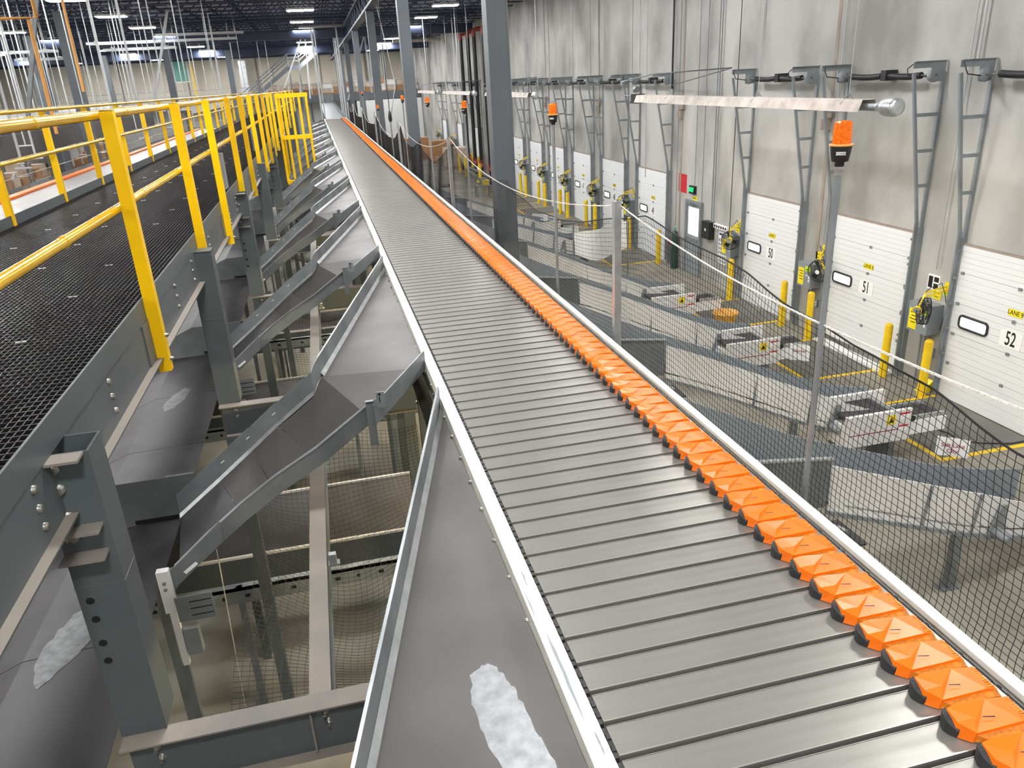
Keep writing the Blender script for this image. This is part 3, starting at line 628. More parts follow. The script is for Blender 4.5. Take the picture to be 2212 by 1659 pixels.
# fan and lamp arms with their control boxes
def fan_unit(i, num, y0, yaw, full=True):
    yb = y0+2.44; piv = Vector((10.36, yb+.14, z(-3.80)))
    t = thing('dock_fan', f"yellow dock arm with a black cage fan and spotlight beside door {num}", 'fan', tuple(piv), 'dock fans and lights')
    d1 = Vector((-math.cos(yaw), math.sin(yaw), -.25)).normalized(); el = piv+d1*.42
    for off in (.035, -.035): b = MB(); b.bar(piv+Vector((0,0,off)), el+Vector((0,0,off)), .028, .028); b.build('arm', 'fan_yellow', t)
    b = MB(); b.box(piv.x-.02, piv.y-.05, piv.z-.09, WX, piv.y+.05, piv.z+.09); b.build('wall_mount', 'fan_yellow', t)
    d2 = Vector((-math.cos(yaw-.9), math.sin(yaw-.9)*.6, -.75)).normalized(); hd = el+d2*.30
    b = MB(); b.bar(el, hd, .028, .028); b.build('forearm', 'fan_yellow', t)
    b = MB(); b.lathe(hd, [(.03,-.07),(.045,-.05),(.075,.03),(.078,.05)], 16, Vector((-.7,-.5,-.35))); lp = b.build('spotlight', 'fan_yellow', t)
    b = MB(); b.lathe(hd+Vector((-.7,-.5,-.35)).normalized()*.052, [(.001,0),(.066,.0)], 16, Vector((-.7,-.5,-.35))); b.build('lens', 'glass_plastic', lp)
    fc = el+Vector((-.02, -.06, -.27)); ax = Vector((-.86, -.45, -.1) if full != 2 else (-.55, .8, -.05)).normalized(); a = ax.orthogonal().normalized(); c = ax.cross(a); R = .235
    b = MB()
    for h, r in ((-.06, R), (0, R*1.03), (.06, R), (.085, R*.66), (.09, R*.3), (-.085, R*.66), (-.09, R*.3)):
        b.tube([fc+ax*h+(a*math.cos(k*PI/12)+c*math.sin(k*PI/12))*r for k in range(24)], .007 if r > .2 else .004, 5, closed=True)
    for k in range(28):
        an = k*PI/14; dd = a*math.cos(an)+c*math.sin(an)
        for sg in (1, -1): b.tube([fc+dd*R*.3+ax*.09*sg, fc+dd*R*.66+ax*.085*sg, fc+dd*R+ax*.06*sg], .0032, 3, cap=False)
        b.tube([fc+dd*R+ax*.06, fc+dd*R-ax*.06], .004, 3, cap=False)
    b.build('cage', 'fan_black', t)
    for k in range(3):
        b = MB(); an = k*2*PI/3+.4; dd = a*math.cos(an)+c*math.sin(an); ee = ax.cross(dd)
        b.add([fc+dd*.05-ee*.03+ax*.02, fc+dd*.05+ee*.03-ax*.02, fc+dd*.21+ee*.10-ax*.03, fc+dd*.215-ee*.03+ax*.03], [(0,1,2,3)]); b.build('blade', 'fan_black', t)
    b = MB(); b.lathe(fc, [(.05,-.02),(.055,.09),(.03,.095)], 16, ax, 0); b.build('hub', 'fan_black', t)
    b = MB(); b.lathe(fc+ax*.096, [(.001,0),(.048,.001)], 16, ax); b.build('hub_badge', 'white', t)
    b = MB(); b.tube([el+Vector((0,0,.03)), fc+Vector((0,0,.25))], .010, 6); b.build('fan_hanger', 'fan_yellow', t)
    b = MB(); b.tube([el+Vector((0,0,.04)), el+Vector((.1,0,.12)), piv+Vector((-.12,.02,.09)), piv+Vector((-.06,-.03,-.12)), piv+Vector((.02,-.02,-.35)), piv+Vector((.03,.05,-.8))], .007, 5); b.build('power_cord', 'fan_black', t)
    # control box
    q = yb+.52; t = thing('control_box', f"grey dock control box with a lime tag between door {num} and the next", 'control box', (10.25, q, 0), 'dock control boxes')
    b = MB(); b.box(10.16, q-.26, z(-4.70), WX-.002, q+.24, z(-4.16)); b.build('cabinet', 'box_grey', t)
    b = MB(); b.box(10.154, q-.0, z(-4.66), 10.16, q+.20, z(-4.28)); l_ = b.build('warning_label', 'sign_yellow', t)
    for k in range(4): b = MB(); b.box(10.152, q+.02, z(-4.36-.06*k), 10.154, q+.17-.03*(k%2), z(-4.345-.06*k)); b.build('label_line', 'ink', l_)
    b = MB(); b.box(10.152, q-.24, z(-4.33), 10.16, q-.05, z(-4.22)); l_ = b.build('asset_tag', 'lime', t)
    if i < 3: text('28-51', .055, (10.150, q-.145, z(-4.29)), XA, ZA, 'ink', l_)
    for v in (-4.45, -4.53): b = MB(); b.box(10.152, q-.22, z(v-.03), 10.16, q-.18, z(v+.03)); b.build('button', 'white', t)
    b = MB(); b.lathe((10.16, q-.12, z(-4.42)), [(.018,0),(.018,.02),(.012,.03)], 10, (-1,0,0)); b.build('button', 'white', t)
    for dy in (-.1, 0, .1): b = MB(); b.tube([(10.40, q+dy, 0.02), (10.40, q+dy, z(-4.70))], .018, 8); b.build('conduit', 'track_grey', t)
    if i < 5:
        b = MB(); b.box(WX-.012, q-.16, z(-4.10), WX, q+.04, z(-3.93)); s_ = solo('warning_sign', b, 'sign_yellow', f"small yellow notice reading GREEN ONLY above the control box by door {num}", 'sign', (WX, q-.06, z(-4.0)), 'yellow dock notices')
        text('GREEN', .05, (WX-.014, q-.06, z(-3.985)), XA, ZA, 'ink', s_); text('ONLY', .05, (WX-.014, q-.06, z(-4.055)), XA, ZA, 'ink', s_)
        b = MB(); b.box(WX-.010, q-.32, z(-3.98), WX, q-.20, z(-3.86)); s_ = solo('bay_tag', b, 'lime', f"lime green tag reading 28 on the wall beside door {num}", 'tag', (WX, q-.26, z(-3.9)), 'lime wall tags')
        text('28', .07, (WX-.012, q-.26, z(-3.92)), XA, ZA, 'ink', s_)
yaws = [.15, -.75, -.35, .3, -.3, -.2, -.2, -.25, -.3, 0, 0, .2, .2]
for i, (num, y0, lane) in enumerate(DOORS):
    if i in (9, 10): continue
    fan_unit(i, num, y0, yaws[i], 2 if i == 0 else True)
b = MB(); b.box(WX-.014, 11.20, z(-3.95), WX, 11.48, z(-3.68)); t = solo('white_notice', b, 'white', 'white notice with black panels behind the yellow arm of door 52', 'sign', (WX, 11.3, z(-3.8)))
for k, (a, c, p, q) in enumerate(((11.36, 11.46, -3.92, -3.71), (11.22, 11.33, -3.80, -3.71), (11.22, 11.33, -3.93, -3.83))): b = MB(); b.box(WX-.016, a, z(p), WX-.014, c, z(q)); b.build('black_panel', 'ink', t)
for i, yp in ((0, 11.3), (1, 14.85), (2, 18.4)):
    b = MB(); b.box(WX-.05, yp-.25, .62, WX, yp-.17, .80); t = solo('wall_outlet', b, 'box_grey', f"small grey outlet box low on the wall past door {DOORS[i][0]}", 'outlet', (WX, yp-.2, .7), 'low wall outlets')
    for v in (.67, .74): b = MB(); b.lathe((WX-.05, yp-.21, v), [(.018,0),(.018,.006)], 10, (-1,0,0)); b.build('socket', 'white', t)
# wall furniture around the exit door
b = MB(); b.box(WX-.006, 21.42, z(-3.47), WX, 21.96, z(-2.93)); solo('wall_marking', b, 'red', 'plain red rectangle painted high on the dock wall left of the exit sign', 'panel', (WX, 21.7, z(-3.2)))
t = thing('exit_sign', 'small black exit sign with glowing green letters above the grey door', 'sign', (WX, 20.95, z(-3.3)))
b = MB(); b.box(WX-.09, 20.78, z(-3.42), WX, 21.10, z(-3.19)); b.build('housing', 'fan_black', t); text('EXIT', .17, (WX-.092, 20.94, z(-3.305)), XA, ZA, 'green_glow', t, sx=.85)
b = MB(); b.box(WX-.01, 20.72, z(-3.60), WX, 20.98, z(-3.49)); t = solo('lane_plate', b, 'sign_yellow', 'yellow plate reading LANE 6 under the exit sign', 'sign', (WX, 20.85, z(-3.55))); text('LANE 6', .07, (WX-.012, 20.85, z(-3.545)), XA, ZA, 'ink', t)
t = thing(f'door_{len(DOORS)+1}', 'grey steel exit door with a bright glazed upper half', 'door', (WX, 20.75, 0)); t['kind'] = 'structure'
b = MB()
for ya, yb_ in ((21.22, 21.30), (20.30, 20.38)): b.box(WX-.10, ya, 0, WX, yb_, z(-3.68))
b.box(WX-.10, 20.30, z(-3.68), WX, 21.30, z(-3.60)); b.build('frame', 'track_grey', t)
b = MB(); b.box(WX-.06, 20.38, 0.01, WX, 21.22, z(-3.69)); b.build('leaf', 'box_grey', t)
b = MB(); b.box(WX-.066, 20.46, z(-4.60), WX-.06, 21.10, z(-3.80)); b.build('glazing', 'daylight', t)
b = MB(); b.box(WX-.11, 20.42, z(-4.72), WX-.06, 21.18, z(-4.66)); b.build('push_bar', 'galv', t)
b = MB(); b.bar((WX-.09, 21.15, z(-3.70)), (WX-.12, 20.7, z(-3.74)), .04, .05); b.build('door_closer', 'galv_dull', t)
t = thing('gas_cylinder', 'dark green gas cylinder standing by the wall left of the exit door', 'cylinder', (10.28, 21.75, 0))
b = MB(); b.lathe((10.28, 21.75, 0), [(.10,.0),(.115,.04),(.115,1.0),(.09,1.12),(.03,1.18)], 16); b.build('tank', 'cyl_green', t)
b = MB(); b.box(10.14, 21.84, .72, 10.17, 21.92, .92); b.build('red_tag', 'maroon', t)
b = MB(); b.lathe((10.28, 21.75, 1.18), [(.03,0),(.03,.06),(.045,.06),(.045,.10)], 10); b.build('valve', 'green_glow', t); t.children[-1].data.materials[0] = M['green_teal']
t = thing('wall_cabinet', 'black wall box with a pale screen right of the exit door', 'cabinet', (10.35, 19.82, z(-4.27)))
b = MB(); b.box(10.28, 19.58, z(-4.52), WX, 20.02, z(-4.04)); b.build('housing', 'fan_black', t); b = MB(); b.box(10.275, 19.76, z(-4.30), 10.28, 19.84, z(-4.23)); b.build('screen', 'glass_plastic', t)
b = MB(); b.box(WX-.06, 20.06, z(-4.42), WX, 20.22, z(-4.10)); solo('paper_holder', b, 'white', 'white paper holder beside the black wall box', 'holder', (WX, 20.1, z(-4.2)))
t = thing('receptacle_strip', 'white strip with a row of round black sockets above the wall poster', 'strip', (WX, 19.25, z(-4.1)))
b = MB(); b.box(WX-.06, 18.80, z(-4.17), WX, 19.56, z(-4.05)); b.build('strip', 'white', t)
for k in range(6): b = MB(); b.lathe((WX-.06, 18.88+k*.12, z(-4.11)), [(.038,0),(.038,.006)], 14, (-1,0,0)); b.build('socket', 'ink', t)
t = thing('wall_poster', 'white schedule poster with a grid of small pictures on the dock wall', 'poster', (WX, 19.05, z(-4.7)))
b = MB(); b.box(WX-.014, 18.84, z(-5.12), WX, 19.32, z(-4.24)); b.build('sheet', 'white', t)
b = MB(); b.box(WX-.018, 18.96, z(-4.33), WX-.014, 19.28, z(-4.27)); b.build('heading', 'blue', t)
for r in range(6):
    for c in range(4): b = MB(); b.box(WX-.017, 18.88+c*.11, z(-5.08+r*.115), WX-.014, 18.96+c*.11, z(-5.00+r*.115)); b.build('picture', 'box_grey', t)
for k, (yy, zb_, r, m) in enumerate(((22.45, -.55, .028, 'pipe_black'), (21.95, -4.5, .012, 'track_grey'), (20.75, -3.19, .012, 'track_grey'), (20.28, -3.7, .014, 'track_grey'), (19.66, -4.04, .018, 'track_grey'), (19.54, -4.04, .018, 'track_grey'), (18.62, -4.1, .010, 'pipe_black'), (17.66, -.3, .014, 'rod'), (11.08, -.15, .018, 'rod'), (24.36, -3.3, .013, 'rod'), (24.95, -.3, .016, 'rod'), (25.55, -.5, .01, 'track_grey'), (28.25, -2.6, .014, 'rod'), (28.85, -2.9, .016, 'rod'), (29.7, -.4, .01, 'track_grey'), (31.9, -.4, .016, 'rod'), (35.2, -.4, .013, 'track_grey'), (38.6, -.3, .016, 'rod'), (39.3, -.3, .016, 'rod'), (41.7, -.3, .016, 'rod'), (11.25, -3.55, .012, 'rod'), (14.55, -3.7, .012, 'rod'))):
    b = MB(); b.tube([(10.38, yy, z(zb_)), (10.38, yy, z(3.95))], r, 8)
    nm = 'black pipe' if m == 'pipe_black' else 'thin conduit'
    solo('wall_conduit', b, m, f"{nm} running up the dock wall, {nth(sum(1 for q in (22.45,21.95,20.75,20.28,19.66,19.54,18.62,17.66,11.08,24.36,24.95,25.55,28.25,28.85,29.7,31.9,35.2,38.6,39.3,41.7,11.25,14.55) if q < yy))} from the right end", 'conduit', (10.38, yy, z(zb_)), 'conduits on the dock wall')
for k, yy in enumerate((14.85, 21.85, 28.95, 36.1)):
    for j in (0, 1):
        b = MB(); b.box(WX-.09, yy-.16+.1*j, z(-1.10-.26*j), WX, yy+.08+.1*j, z(-.88-.26*j)); solo('joint_box', b, 'joint', f"brown box on the wall joint high above the dock, {('upper','lower')[j]} of the {nth(k)} pair", 'box', (WX, yy, z(-1)), 'boxes on the wall joints')
# radiant heaters
for k, (ya, yb_) in enumerate(((9.2, 18.5), (27.4, 35.9), (38.4, 48.0), (50.0, 59.4))):
    t = thing('radiant_heater', f"long cream coloured radiant tube heater hung before the dock wall, {nth(k)} from the front", 'heater', (7.6, ya, z(-.62)), 'radiant heaters')
    b = MB(); ys_ = [ya+.75, yb_-.3]
    prof = [(-.16, -.10), (-.10, .06), (0, .10), (.10, .06), (.16, -.10)]
    b.strip([(7.6+prof[0][0], y, z(-.60)+prof[0][1]) for y in ys_], [(7.6+prof[1][0], y, z(-.60)+prof[1][1]) for y in ys_], (.004,0,.002)); b.strip([(7.6+prof[1][0], y, z(-.60)+prof[1][1]) for y in ys_], [(7.6+prof[3][0], y, z(-.60)+prof[3][1]) for y in ys_], (0,0,-.004)); b.strip([(7.6+prof[3][0], y, z(-.60)+prof[3][1]) for y in ys_], [(7.6+prof[4][0], y, z(-.60)+prof[4][1]) for y in ys_], (.004,0,.002)); b.build('reflector', 'heater', t)
    b = MB(); b.tube([(7.6, ya+.5, z(-.64)), (7.6, yb_-.2, z(-.64))], .05, 12); b.build('burner_tube', 'galv', t)
    b = MB(); b.lathe((7.6, ya+.55, z(-.63)), [(.06,0),(.07,-.10),(.095,-.11),(.115,-.16),(.125,-.20),(.128,-.34),(.115,-.40),(.07,-.415),(.001,-.42)], 20, (0,1,0)); b.build('vent_cap', 'galv_bright', t)
    b = MB(); b.box(7.48, yb_-.3, z(-.73), 7.72, yb_, z(-.52)); b.build('burner_box', 'fan_black', t)
    b = MB(); b.lathe((7.6, yb_-.05, z(-.42)), [(.07,-.06),(.07,.06)], 14, (0,1,0)); b.build('blower', 'galv_dull', t)
    b = MB(); b.tube([(7.6, yb_, z(-.6)), (7.6, yb_+.8, z(-.55)), (7.7, yb_+1.2, z(-.25)), (8.4, yb_+.9, z(-.1)), (9.8, yb_-.6, z(-.05)), (10.3, yb_+3.8, z(-.45))], .014, 6); b.build('gas_hose', 'galv_dull', t)
    for yy in (ya+1.2, ya+3.7, yb_-2.0):
        b = MB(); b.tube([(7.6-.15, yy-.02, z(-.60)), (7.6, yy, z(-.46)), (7.6+.15, yy+.02, z(-.60))], .006, 5); b.build('hanger_hook', 'galv', t)
        b = MB(); 
        b.tube([(7.6, yy, z(-.46)), (7.6, yy, z(3.95))], .005, 5); b.build('hanger_chain', 'rod', t)
# beacons on poles behind the sorter
def beacon(yy, i, zt=-.25):
    t = thing('beacon_light', f"amber beacon on a thin grey pole behind the sorter's right rail, {nth(i)} from the front", 'beacon', (1.97, yy, 0), 'amber beacons on poles')
    b = MB(); b.tube([(1.97, yy, 0), (1.97, yy, z(zt-.195))], .0135, 10); b.build('pole', 'galv', t)
    b = MB(); b.lathe((1.97, yy, z(zt-.20)), [(.016,0),(.016,.018),(.021,.02),(.021,.032)], 14); b.build('coupling', 'galv_bright', t)
    b = MB(); b.lathe((1.97, yy, z(zt-.172)), [(.018,0),(.018,.02),(.032,.024),(.037,.05),(.040,.072),(.040,.08)], 20); p = b.build('beacon_base', 'fan_black', t)
    b = MB(); a = Vector((-.55, -.83, 0)); c = Vector((1.97, yy, z(zt-.117)))+a*.0385; s_ = Vector((.83,-.55,0)); b.add([c-s_*.018-Vector((0,0,.005)), c+s_*.018-Vector((0,0,.005)), c+s_*.018+Vector((0,0,.007)), c-s_*.018+Vector((0,0,.007))], [(0,1,2,3)]); st = b.build('label_strip', 'white', p)
    text('POWER', .011, c+a*.001, tuple(s_), (0,0,1), 'ink', st)
    b = MB(); b.lathe((1.97, yy, z(zt-.092)), [(.036,0),(.046,.002),(.046,.008),(.036,.010)], 20); b.build('lens_rim', 'pipe_orange', t)
    b = MB(); n = 36; vs = []; prof = [(.034,0),(.0335,.03),(.0325,.06),(.031,.078),(.026,.085),(.001,.087)]
    for r, h in prof:
        for j in range(n): rr = r*(1+(.035 if j % 2 else -.01)) if r > .03 else r; vs.append((1.97+rr*math.cos(2*PI*j/n), yy+rr*math.sin(2*PI*j/n), z(zt-.083)+h))
    b.add(vs, [(k*n+j, k*n+(j+1)%n, (k+1)*n+(j+1)%n, (k+1)*n+j) for k in range(len(prof)-1) for j in range(n)]); b.build('lens', 'amber', t)
for i, (yy, zt) in enumerate(((2.71, -.22), (6.62, -.225), (10.80, -.26), (14.4, -.25), (18.5, -.25), (26.0, -.60), (33.4, -.22))): beacon(yy, i, zt)
# net posts, rope and nets
POSTS = [(.9, -.92), (5.05, -.83), (12.2, -.80), (19.8, -.84), (27.4, -.84), (34.8, -.84), (42.0, -.84), (48.5, -.84)]
for i, (yy, v) in enumerate(POSTS[1:]):
    b = MB(); x, s_ = 1.945, .025
    b.box(x-s_, yy-s_, z(-2.3), x-s_+.003, yy+s_, z(v)); b.box(x+s_-.003, yy-s_, z(-2.3), x+s_, yy+s_, z(v)); b.box(x-s_+.003, yy-s_, z(-2.3), x+s_-.003, yy-s_+.003, z(v)); b.box(x-.07, yy-.01, z(-2.30), x, yy+.03, z(-2.2))
    solo('net_post', b, 'galv_bright', f"galvanized strut post holding the net beside the sorter, {nth(i)} from the front", 'post', (x, yy, z(-2.3)), 'net posts')
def sag(y, pts):
    for (a, za), (c, zc_) in zip(pts, pts[1:]):
        if a <= y <= c: t = (y-a)/(c-a); return za, zc_, t, c-a
TOP = [(.9, -1.20), (1.7, -1.18), (2.1, -1.09), (2.55, -1.09), (2.87, -1.045), (3.4, -.97), (4.68, -.885), (5.05, -.95), (6.1, -1.14), (6.63, -1.2), (7.4, -1.23), (8.2, -1.17), (8.6, -1.07), (9.6, -1.19), (10.4, -1.23), (11.2, -1.19), (12.1, -.90), (12.3, -.92), (13.5, -1.2), (14.4, -1.36), (15.4, -1.3), (16.3, -1.12), (17.6, -1.32), (19.0, -1.30), (19.8, -.95), (20.4, -1.15), (22.2, -1.42), (24.2, -1.40), (26.0, -1.36), (27.4, -.95), (29, -1.3), (31, -1.34), (33, -1.2), (34.8, -.93), (36.5, -1.3), (38.5, -1.35), (40.5, -1.2), (42.0, -.92), (43.5, -1.25), (45.5, -1.3), (47, -1.2), (48.5, -.92)]
def topz(y):
    za, zc_, t, _ = sag(y, TOP); t = t*t*(3-2*t)*.5+t*.5; return za+(zc_-za)*t
def net_panel(y0, y1, i):
    b = MB(); cell = .030; ny = max(2, int((y1-y0)/cell)+1); zs = z(-2.25); P = []
    nz = 38
    for a in range(ny):
        y = y0+(y1-y0)*a/(ny-1); zt = z(topz(y)); row = []
        for c in range(nz):
            zz = zt+(zs-zt)*c/(nz-1); row.append((2.0+.010*math.sin(y*5+zz*3), y+.008*math.sin(zz*7+y*4)+.002*math.sin(zz*40+y*9), zz+.006*math.sin(y*6+zz*5)))
        P.append(row)
    r = (.0014, .0014, .0014, .0018, .0022, .0032, .0036, .004, .0045)[i]
    for a in range(ny): b.tube(P[a], r, 3, cap=False)
    for c in range(1, nz): b.tube([P[a][c] for a in range(ny)], r, 3, cap=False)
    t = thing('safety_net', f"black side net hung along the right of the sorter, {nth(i)} panel from the front", 'net', (2.0, y0, z(-2.2)), 'side nets along the sorter')
    b.build('mesh', 'net', t)
    b = MB(); b.tube([p[0] for p in P], .0042, 6); b.build('edge_cord', 'net', t)
cuts = [.92, 5.0, 8.6, 12.15, 16.3, 19.75, 27.35, 34.75, 41.95, 48.4]
for i in range(len(cuts)-1): net_panel(cuts[i]+.01, cuts[i+1]-.01, i)
for i in range(len(POSTS)-1):
    (a, za), (c, zc_) = POSTS[i], POSTS[i+1]; n = 25; dip = {0: .13, 1: .28, 2: .3}.get(i, .45)
    pts = [(1.97, a+(c-a)*k/(n-1), z(za+(zc_-za)*k/(n-1)-.03-dip*4*(k/(n-1))*(1-k/(n-1)))) for k in range(n)]
    b = MB()
    if i < 3:                                    # twisted strands
        for ph in (0, 1, 2):
            m_ = int((c-a)/.012); path = []
            for q in range(m_+1):
                f = q/m_*(n-1); j = min(int(f), n-2); p = Vector(pts[j]).lerp(Vector(pts[j+1]), f-j); an = q*.75+ph*2*PI/3; path.append(p+Vector((math.cos(an), 0, math.sin(an)))*.0028)
            b.tube(path, .0028, 4, cap=False)
    else: b.tube(pts, .006, 6)
    solo('net_rope', b, 'rope', f"pale rope strung between net posts, {nth(i)} span from the front", 'rope', (1.97, a, z(za)), 'ropes above the nets')
# ---------------------------------------------------------------- outfeed lanes and telescopic loaders on the dock floor
LANES = [(5.92, 5.94, '53'), (9.90, 9.48, '52'), (13.95, 13.02, '51'), (17.9, 16.55, '50'), (21.9, 23.68, '49'), (25.9, 27.2, '48')]
PX = [2.15, 3.2, 4.6, 5.9, 6.45, 7.35, 7.95]; PZ = [-2.75, -3.55, -4.22, -4.72, -4.93, -5.20, -5.30]
for i, (y0, yd, num) in enumerate(LANES):
    def yy_(x): f = max(0, min(1, (x-4.6)/3.0)); return y0+(yd-.65-y0)*f*f*(3-2*f)*.85 if i != 0 else y0+.2*f
    W = .60
    t = thing('outfeed_chute', f"white and blue grey outfeed chute leading down from the sorter toward door {num}", 'chute', (2.15, y0, 0), 'outfeed chutes to the dock')
    xs = [2.15+5.8*k/24 for k in range(25)]
    def zz_(x):
        for a in range(6):
            if PX[a] <= x <= PX[a+1]: return z(PZ[a]+(PZ[a+1]-PZ[a])*(x-PX[a])/(PX[a+1]-PX[a]))
        return z(PZ[-1])
    b = MB(); b.strip([(x, yy_(x)+W, zz_(x)) for x in xs], [(x, yy_(x), zz_(x)) for x in xs], (0,0,-.02)); b.build('bed', 'belt', t)
    for (xa, xb, m) in ((4.6, 5.88, 'white_paint'), (5.88, 6.62, 'white_paint'), (6.62, 7.95, 'white_paint')):
        q = [x for x in xs if xa-.2 < x < xb+.2]; q = [xa]+[x for x in xs if xa < x < xb]+[xb-.008]
        b = MB(); b.strip([(x, yy_(x), zz_(x)+.42-.10*max(0, (x-6.6))) for x in q], [(x, yy_(x), zz_(x)-.09) for x in q], (0,.02,0)); b.build('near_guard', m, t)
        if xa > 5: b = MB(); b.bar((xa, yy_(xa)-.008, zz_(xa)-.09), (xa+.05, yy_(xa)-.008, zz_(xa)+.40), .04, .012, (0,1,0)); b.build('guard_bracket', 'galv', t)
    b = MB(); b.strip([(x, yy_(x)+W+.02, zz_(x)+.46) for x in xs], [(x, yy_(x)+W+.02, zz_(x)-.05) for x in xs], (0,.02,0)); b.build('far_guard', 'conveyor_blue', t)
    b = MB(); b.strip([(x, yy_(x)-.03, zz_(x)-.09) for x in xs if x > 4.5], [(x, yy_(x)-.03, zz_(x)-.14) for x in xs if x > 4.5], (0,.03,0)); b.build('lower_rail', 'galv', t)
    # hopper plates nearest the sorter
    b = MB(); b.strip([(2.6, y0-.02, z(-3.0)), (3.4, y0-.02, z(-3.55)), (4.56, y0-.02, z(-3.70))], [(2.6, y0-.02, z(-3.6)), (3.4, y0-.02, z(-4.25)), (4.56, y0-.02, z(-4.25))], (0,.02,0)); b.box(3.4, y0-.05, z(-3.56), 4.56, y0+.0, z(-3.535)) if False else None
    b.build('hopper_plate', 'galv_dull', t)
    b = MB(); b.bar((3.38, y0-.03, z(-3.54)), (4.56, y0-.03, z(-3.69)), .05, .02); b.build('hopper_flange', 'galv_bright', t)
    b = MB(); b.strip([(2.4, y0+1.35, z(-3.2)), (3.6, y0+1.35, z(-3.55))], [(2.4, y0+1.35, z(-3.8)), (3.6, y0+1.35, z(-4.15))], (0,.02,0)); b.build('inner_plate', 'conveyor_blue', t)
    b = MB(); b.bar((2.4, y0+1.34, z(-3.19)), (3.6, y0+1.34, z(-3.54)), .05, .02); b.build('hopper_flange', 'galv_bright', t)
    b = MB(); n = 14; b.tube([(4.15+.42*math.cos(PI*k/(n-1)), y0-.35+.25*math.sin(PI*k/(n-1)), z(-4.35)) for k in range(n)], .02, 6); b.build('curved_rail', 'galv_bright', t)
    b = MB(); b.box(3.3, y0-.5, z(-4.44), 4.7, y0-.04, z(-4.42)); b.build('floor_mat', 'belt', t)
    for xx, yl in ((3.4, y0-.3), (4.5, y0-.3)): b = MB(); b.box(xx-.04, yl-.04, 0, xx+.04, yl+.04, z(-4.44)); b.build('leg', 'galv_dull', t)
    lx_ = 6.45; b = MB(); b.box(lx_-.05, yy_(lx_)-.02, .015, lx_+.05, yy_(lx_)+.06, zz_(lx_)-.09); b.box(lx_-.14, yy_(lx_)-.05, 0, lx_+.14, yy_(lx_)+.09, .015); b.build('leg', 'galv_dull', t)
    b = MB(); b.box(2.9, y0+.2, 0, 3.0, y0+.3, zz_(2.95)-.03); b.build('leg', 'galv_dull', t)
    xm = 6.95; b = MB(); b.prism([(xm-.12, yy_(xm)-.02, zz_(xm)-.12), (xm+.12, yy_(xm)-.02, zz_(xm)-.12), (xm+.10, yy_(xm)-.02, zz_(xm)+.30), (xm+.02, yy_(xm)-.02, zz_(xm)+.30)], (0,-.03,0)); b.build('motor_plate', 'galv', t)
    b = MB(); b.lathe((xm+.0, yy_(xm)-.05, zz_(xm)-.04), [(.07,0),(.075,.06),(.06,.16),(.03,.18)], 14, (0,-1,0)); b.build('gear_motor', 'track_grey', t)
    if i == 0: continue
    ya = yd-.74; yb = yd-.06
    t = thing('telescopic_loader', f"white telescopic belt loader with a black belt facing door {num}", 'loader', (8, yd, 0), 'telescopic loaders')
    b = MB(); b.box(6.95, ya, z(-5.36), 8.05, ya+.06, z(-4.86)); b.box(6.95, yb-.06, z(-5.36), 8.05, yb, z(-4.80)); b.box(6.95, ya+.06, z(-5.36), 8.05, yb-.06, z(-5.02)); b.build('body', 'white_paint', t)
    b = MB(); b.box(6.98, ya+.05, z(-4.93), 7.75, yb-.06, z(-4.90)); b.build('belt', 'belt', t)
    b = MB(); b.box(7.75, ya+.05, z(-4.96), 7.80, yb-.06, z(-4.87)); b.build('end_roller_bar', 'galv_bright', t)
    b = MB(); b.box(8.05, ya+.08, z(-5.34), 8.75, yb-.08, z(-5.12)); b.build('boom', 'white', t)
    b = MB(); b.box(7.9, ya+.16, z(-5.11), 8.70, yb-.16, z(-5.09)); b.build('boom_belt', 'belt', t)
    for yy in (ya+.10, yb-.14): b = MB(); b.box(7.8, yy, z(-5.12), 8.72, yy+.04, z(-5.05)); b.build('boom_guard', 'galv_bright', t)
    b = MB(); b.box(7.62, ya-.004, z(-5.07), 7.77, ya, z(-4.92)); l_ = b.build('warning_sticker', 'fan_yellow', t)
    b = MB(); b.prism([(7.65, ya-.006, z(-5.04)), (7.74, ya-.006, z(-5.04)), (7.695, ya-.006, z(-4.95))], (0,.002,0)); b.build('triangle', 'ink', l_)
    for k in range(2): b = MB(); b.box(7.84, ya-.004, z(-5.0-.2*k), 8.0, ya, z(-4.90-.2*k)); l_ = b.build('danger_sticker', 'white', t); b = MB(); b.box(7.84, ya-.006, z(-4.93-.2*k), 8.0, ya-.003, z(-4.90-.2*k)); b.build('red_band', 'red', l_)
    b = MB(); b.box(7.0, ya-.003, z(-5.17), 7.85, ya, z(-5.155)); b.build('red_line', 'maroon', t)
    for xx in (7.15, 7.85): b = MB(); b.box(xx-.05, ya+.1, 0, xx+.05, yb-.1, z(-5.36)); b.build('pedestal', 'galv_dull', t)
    b = MB(); b.lathe((8.1, ya+.05, z(-5.05)), [(.05,0),(.05,.02)], 12, (0,-1,0)); b.build('knob', 'fan_black', t)
    if i == 3:
        b = MB(); b.box(7.15, ya-.004, z(-5.25), 7.4, ya, z(-4.98)); l_ = b.build('notice', 'white', t)
        for k in range(4): b = MB(); b.bar((7.17+.055*k, ya-.006, z(-5.24)), (7.21+.055*k, ya-.006, z(-4.99)), .003, .015, (0,1,0)); b.build('red_stripe', 'maroon', l_)
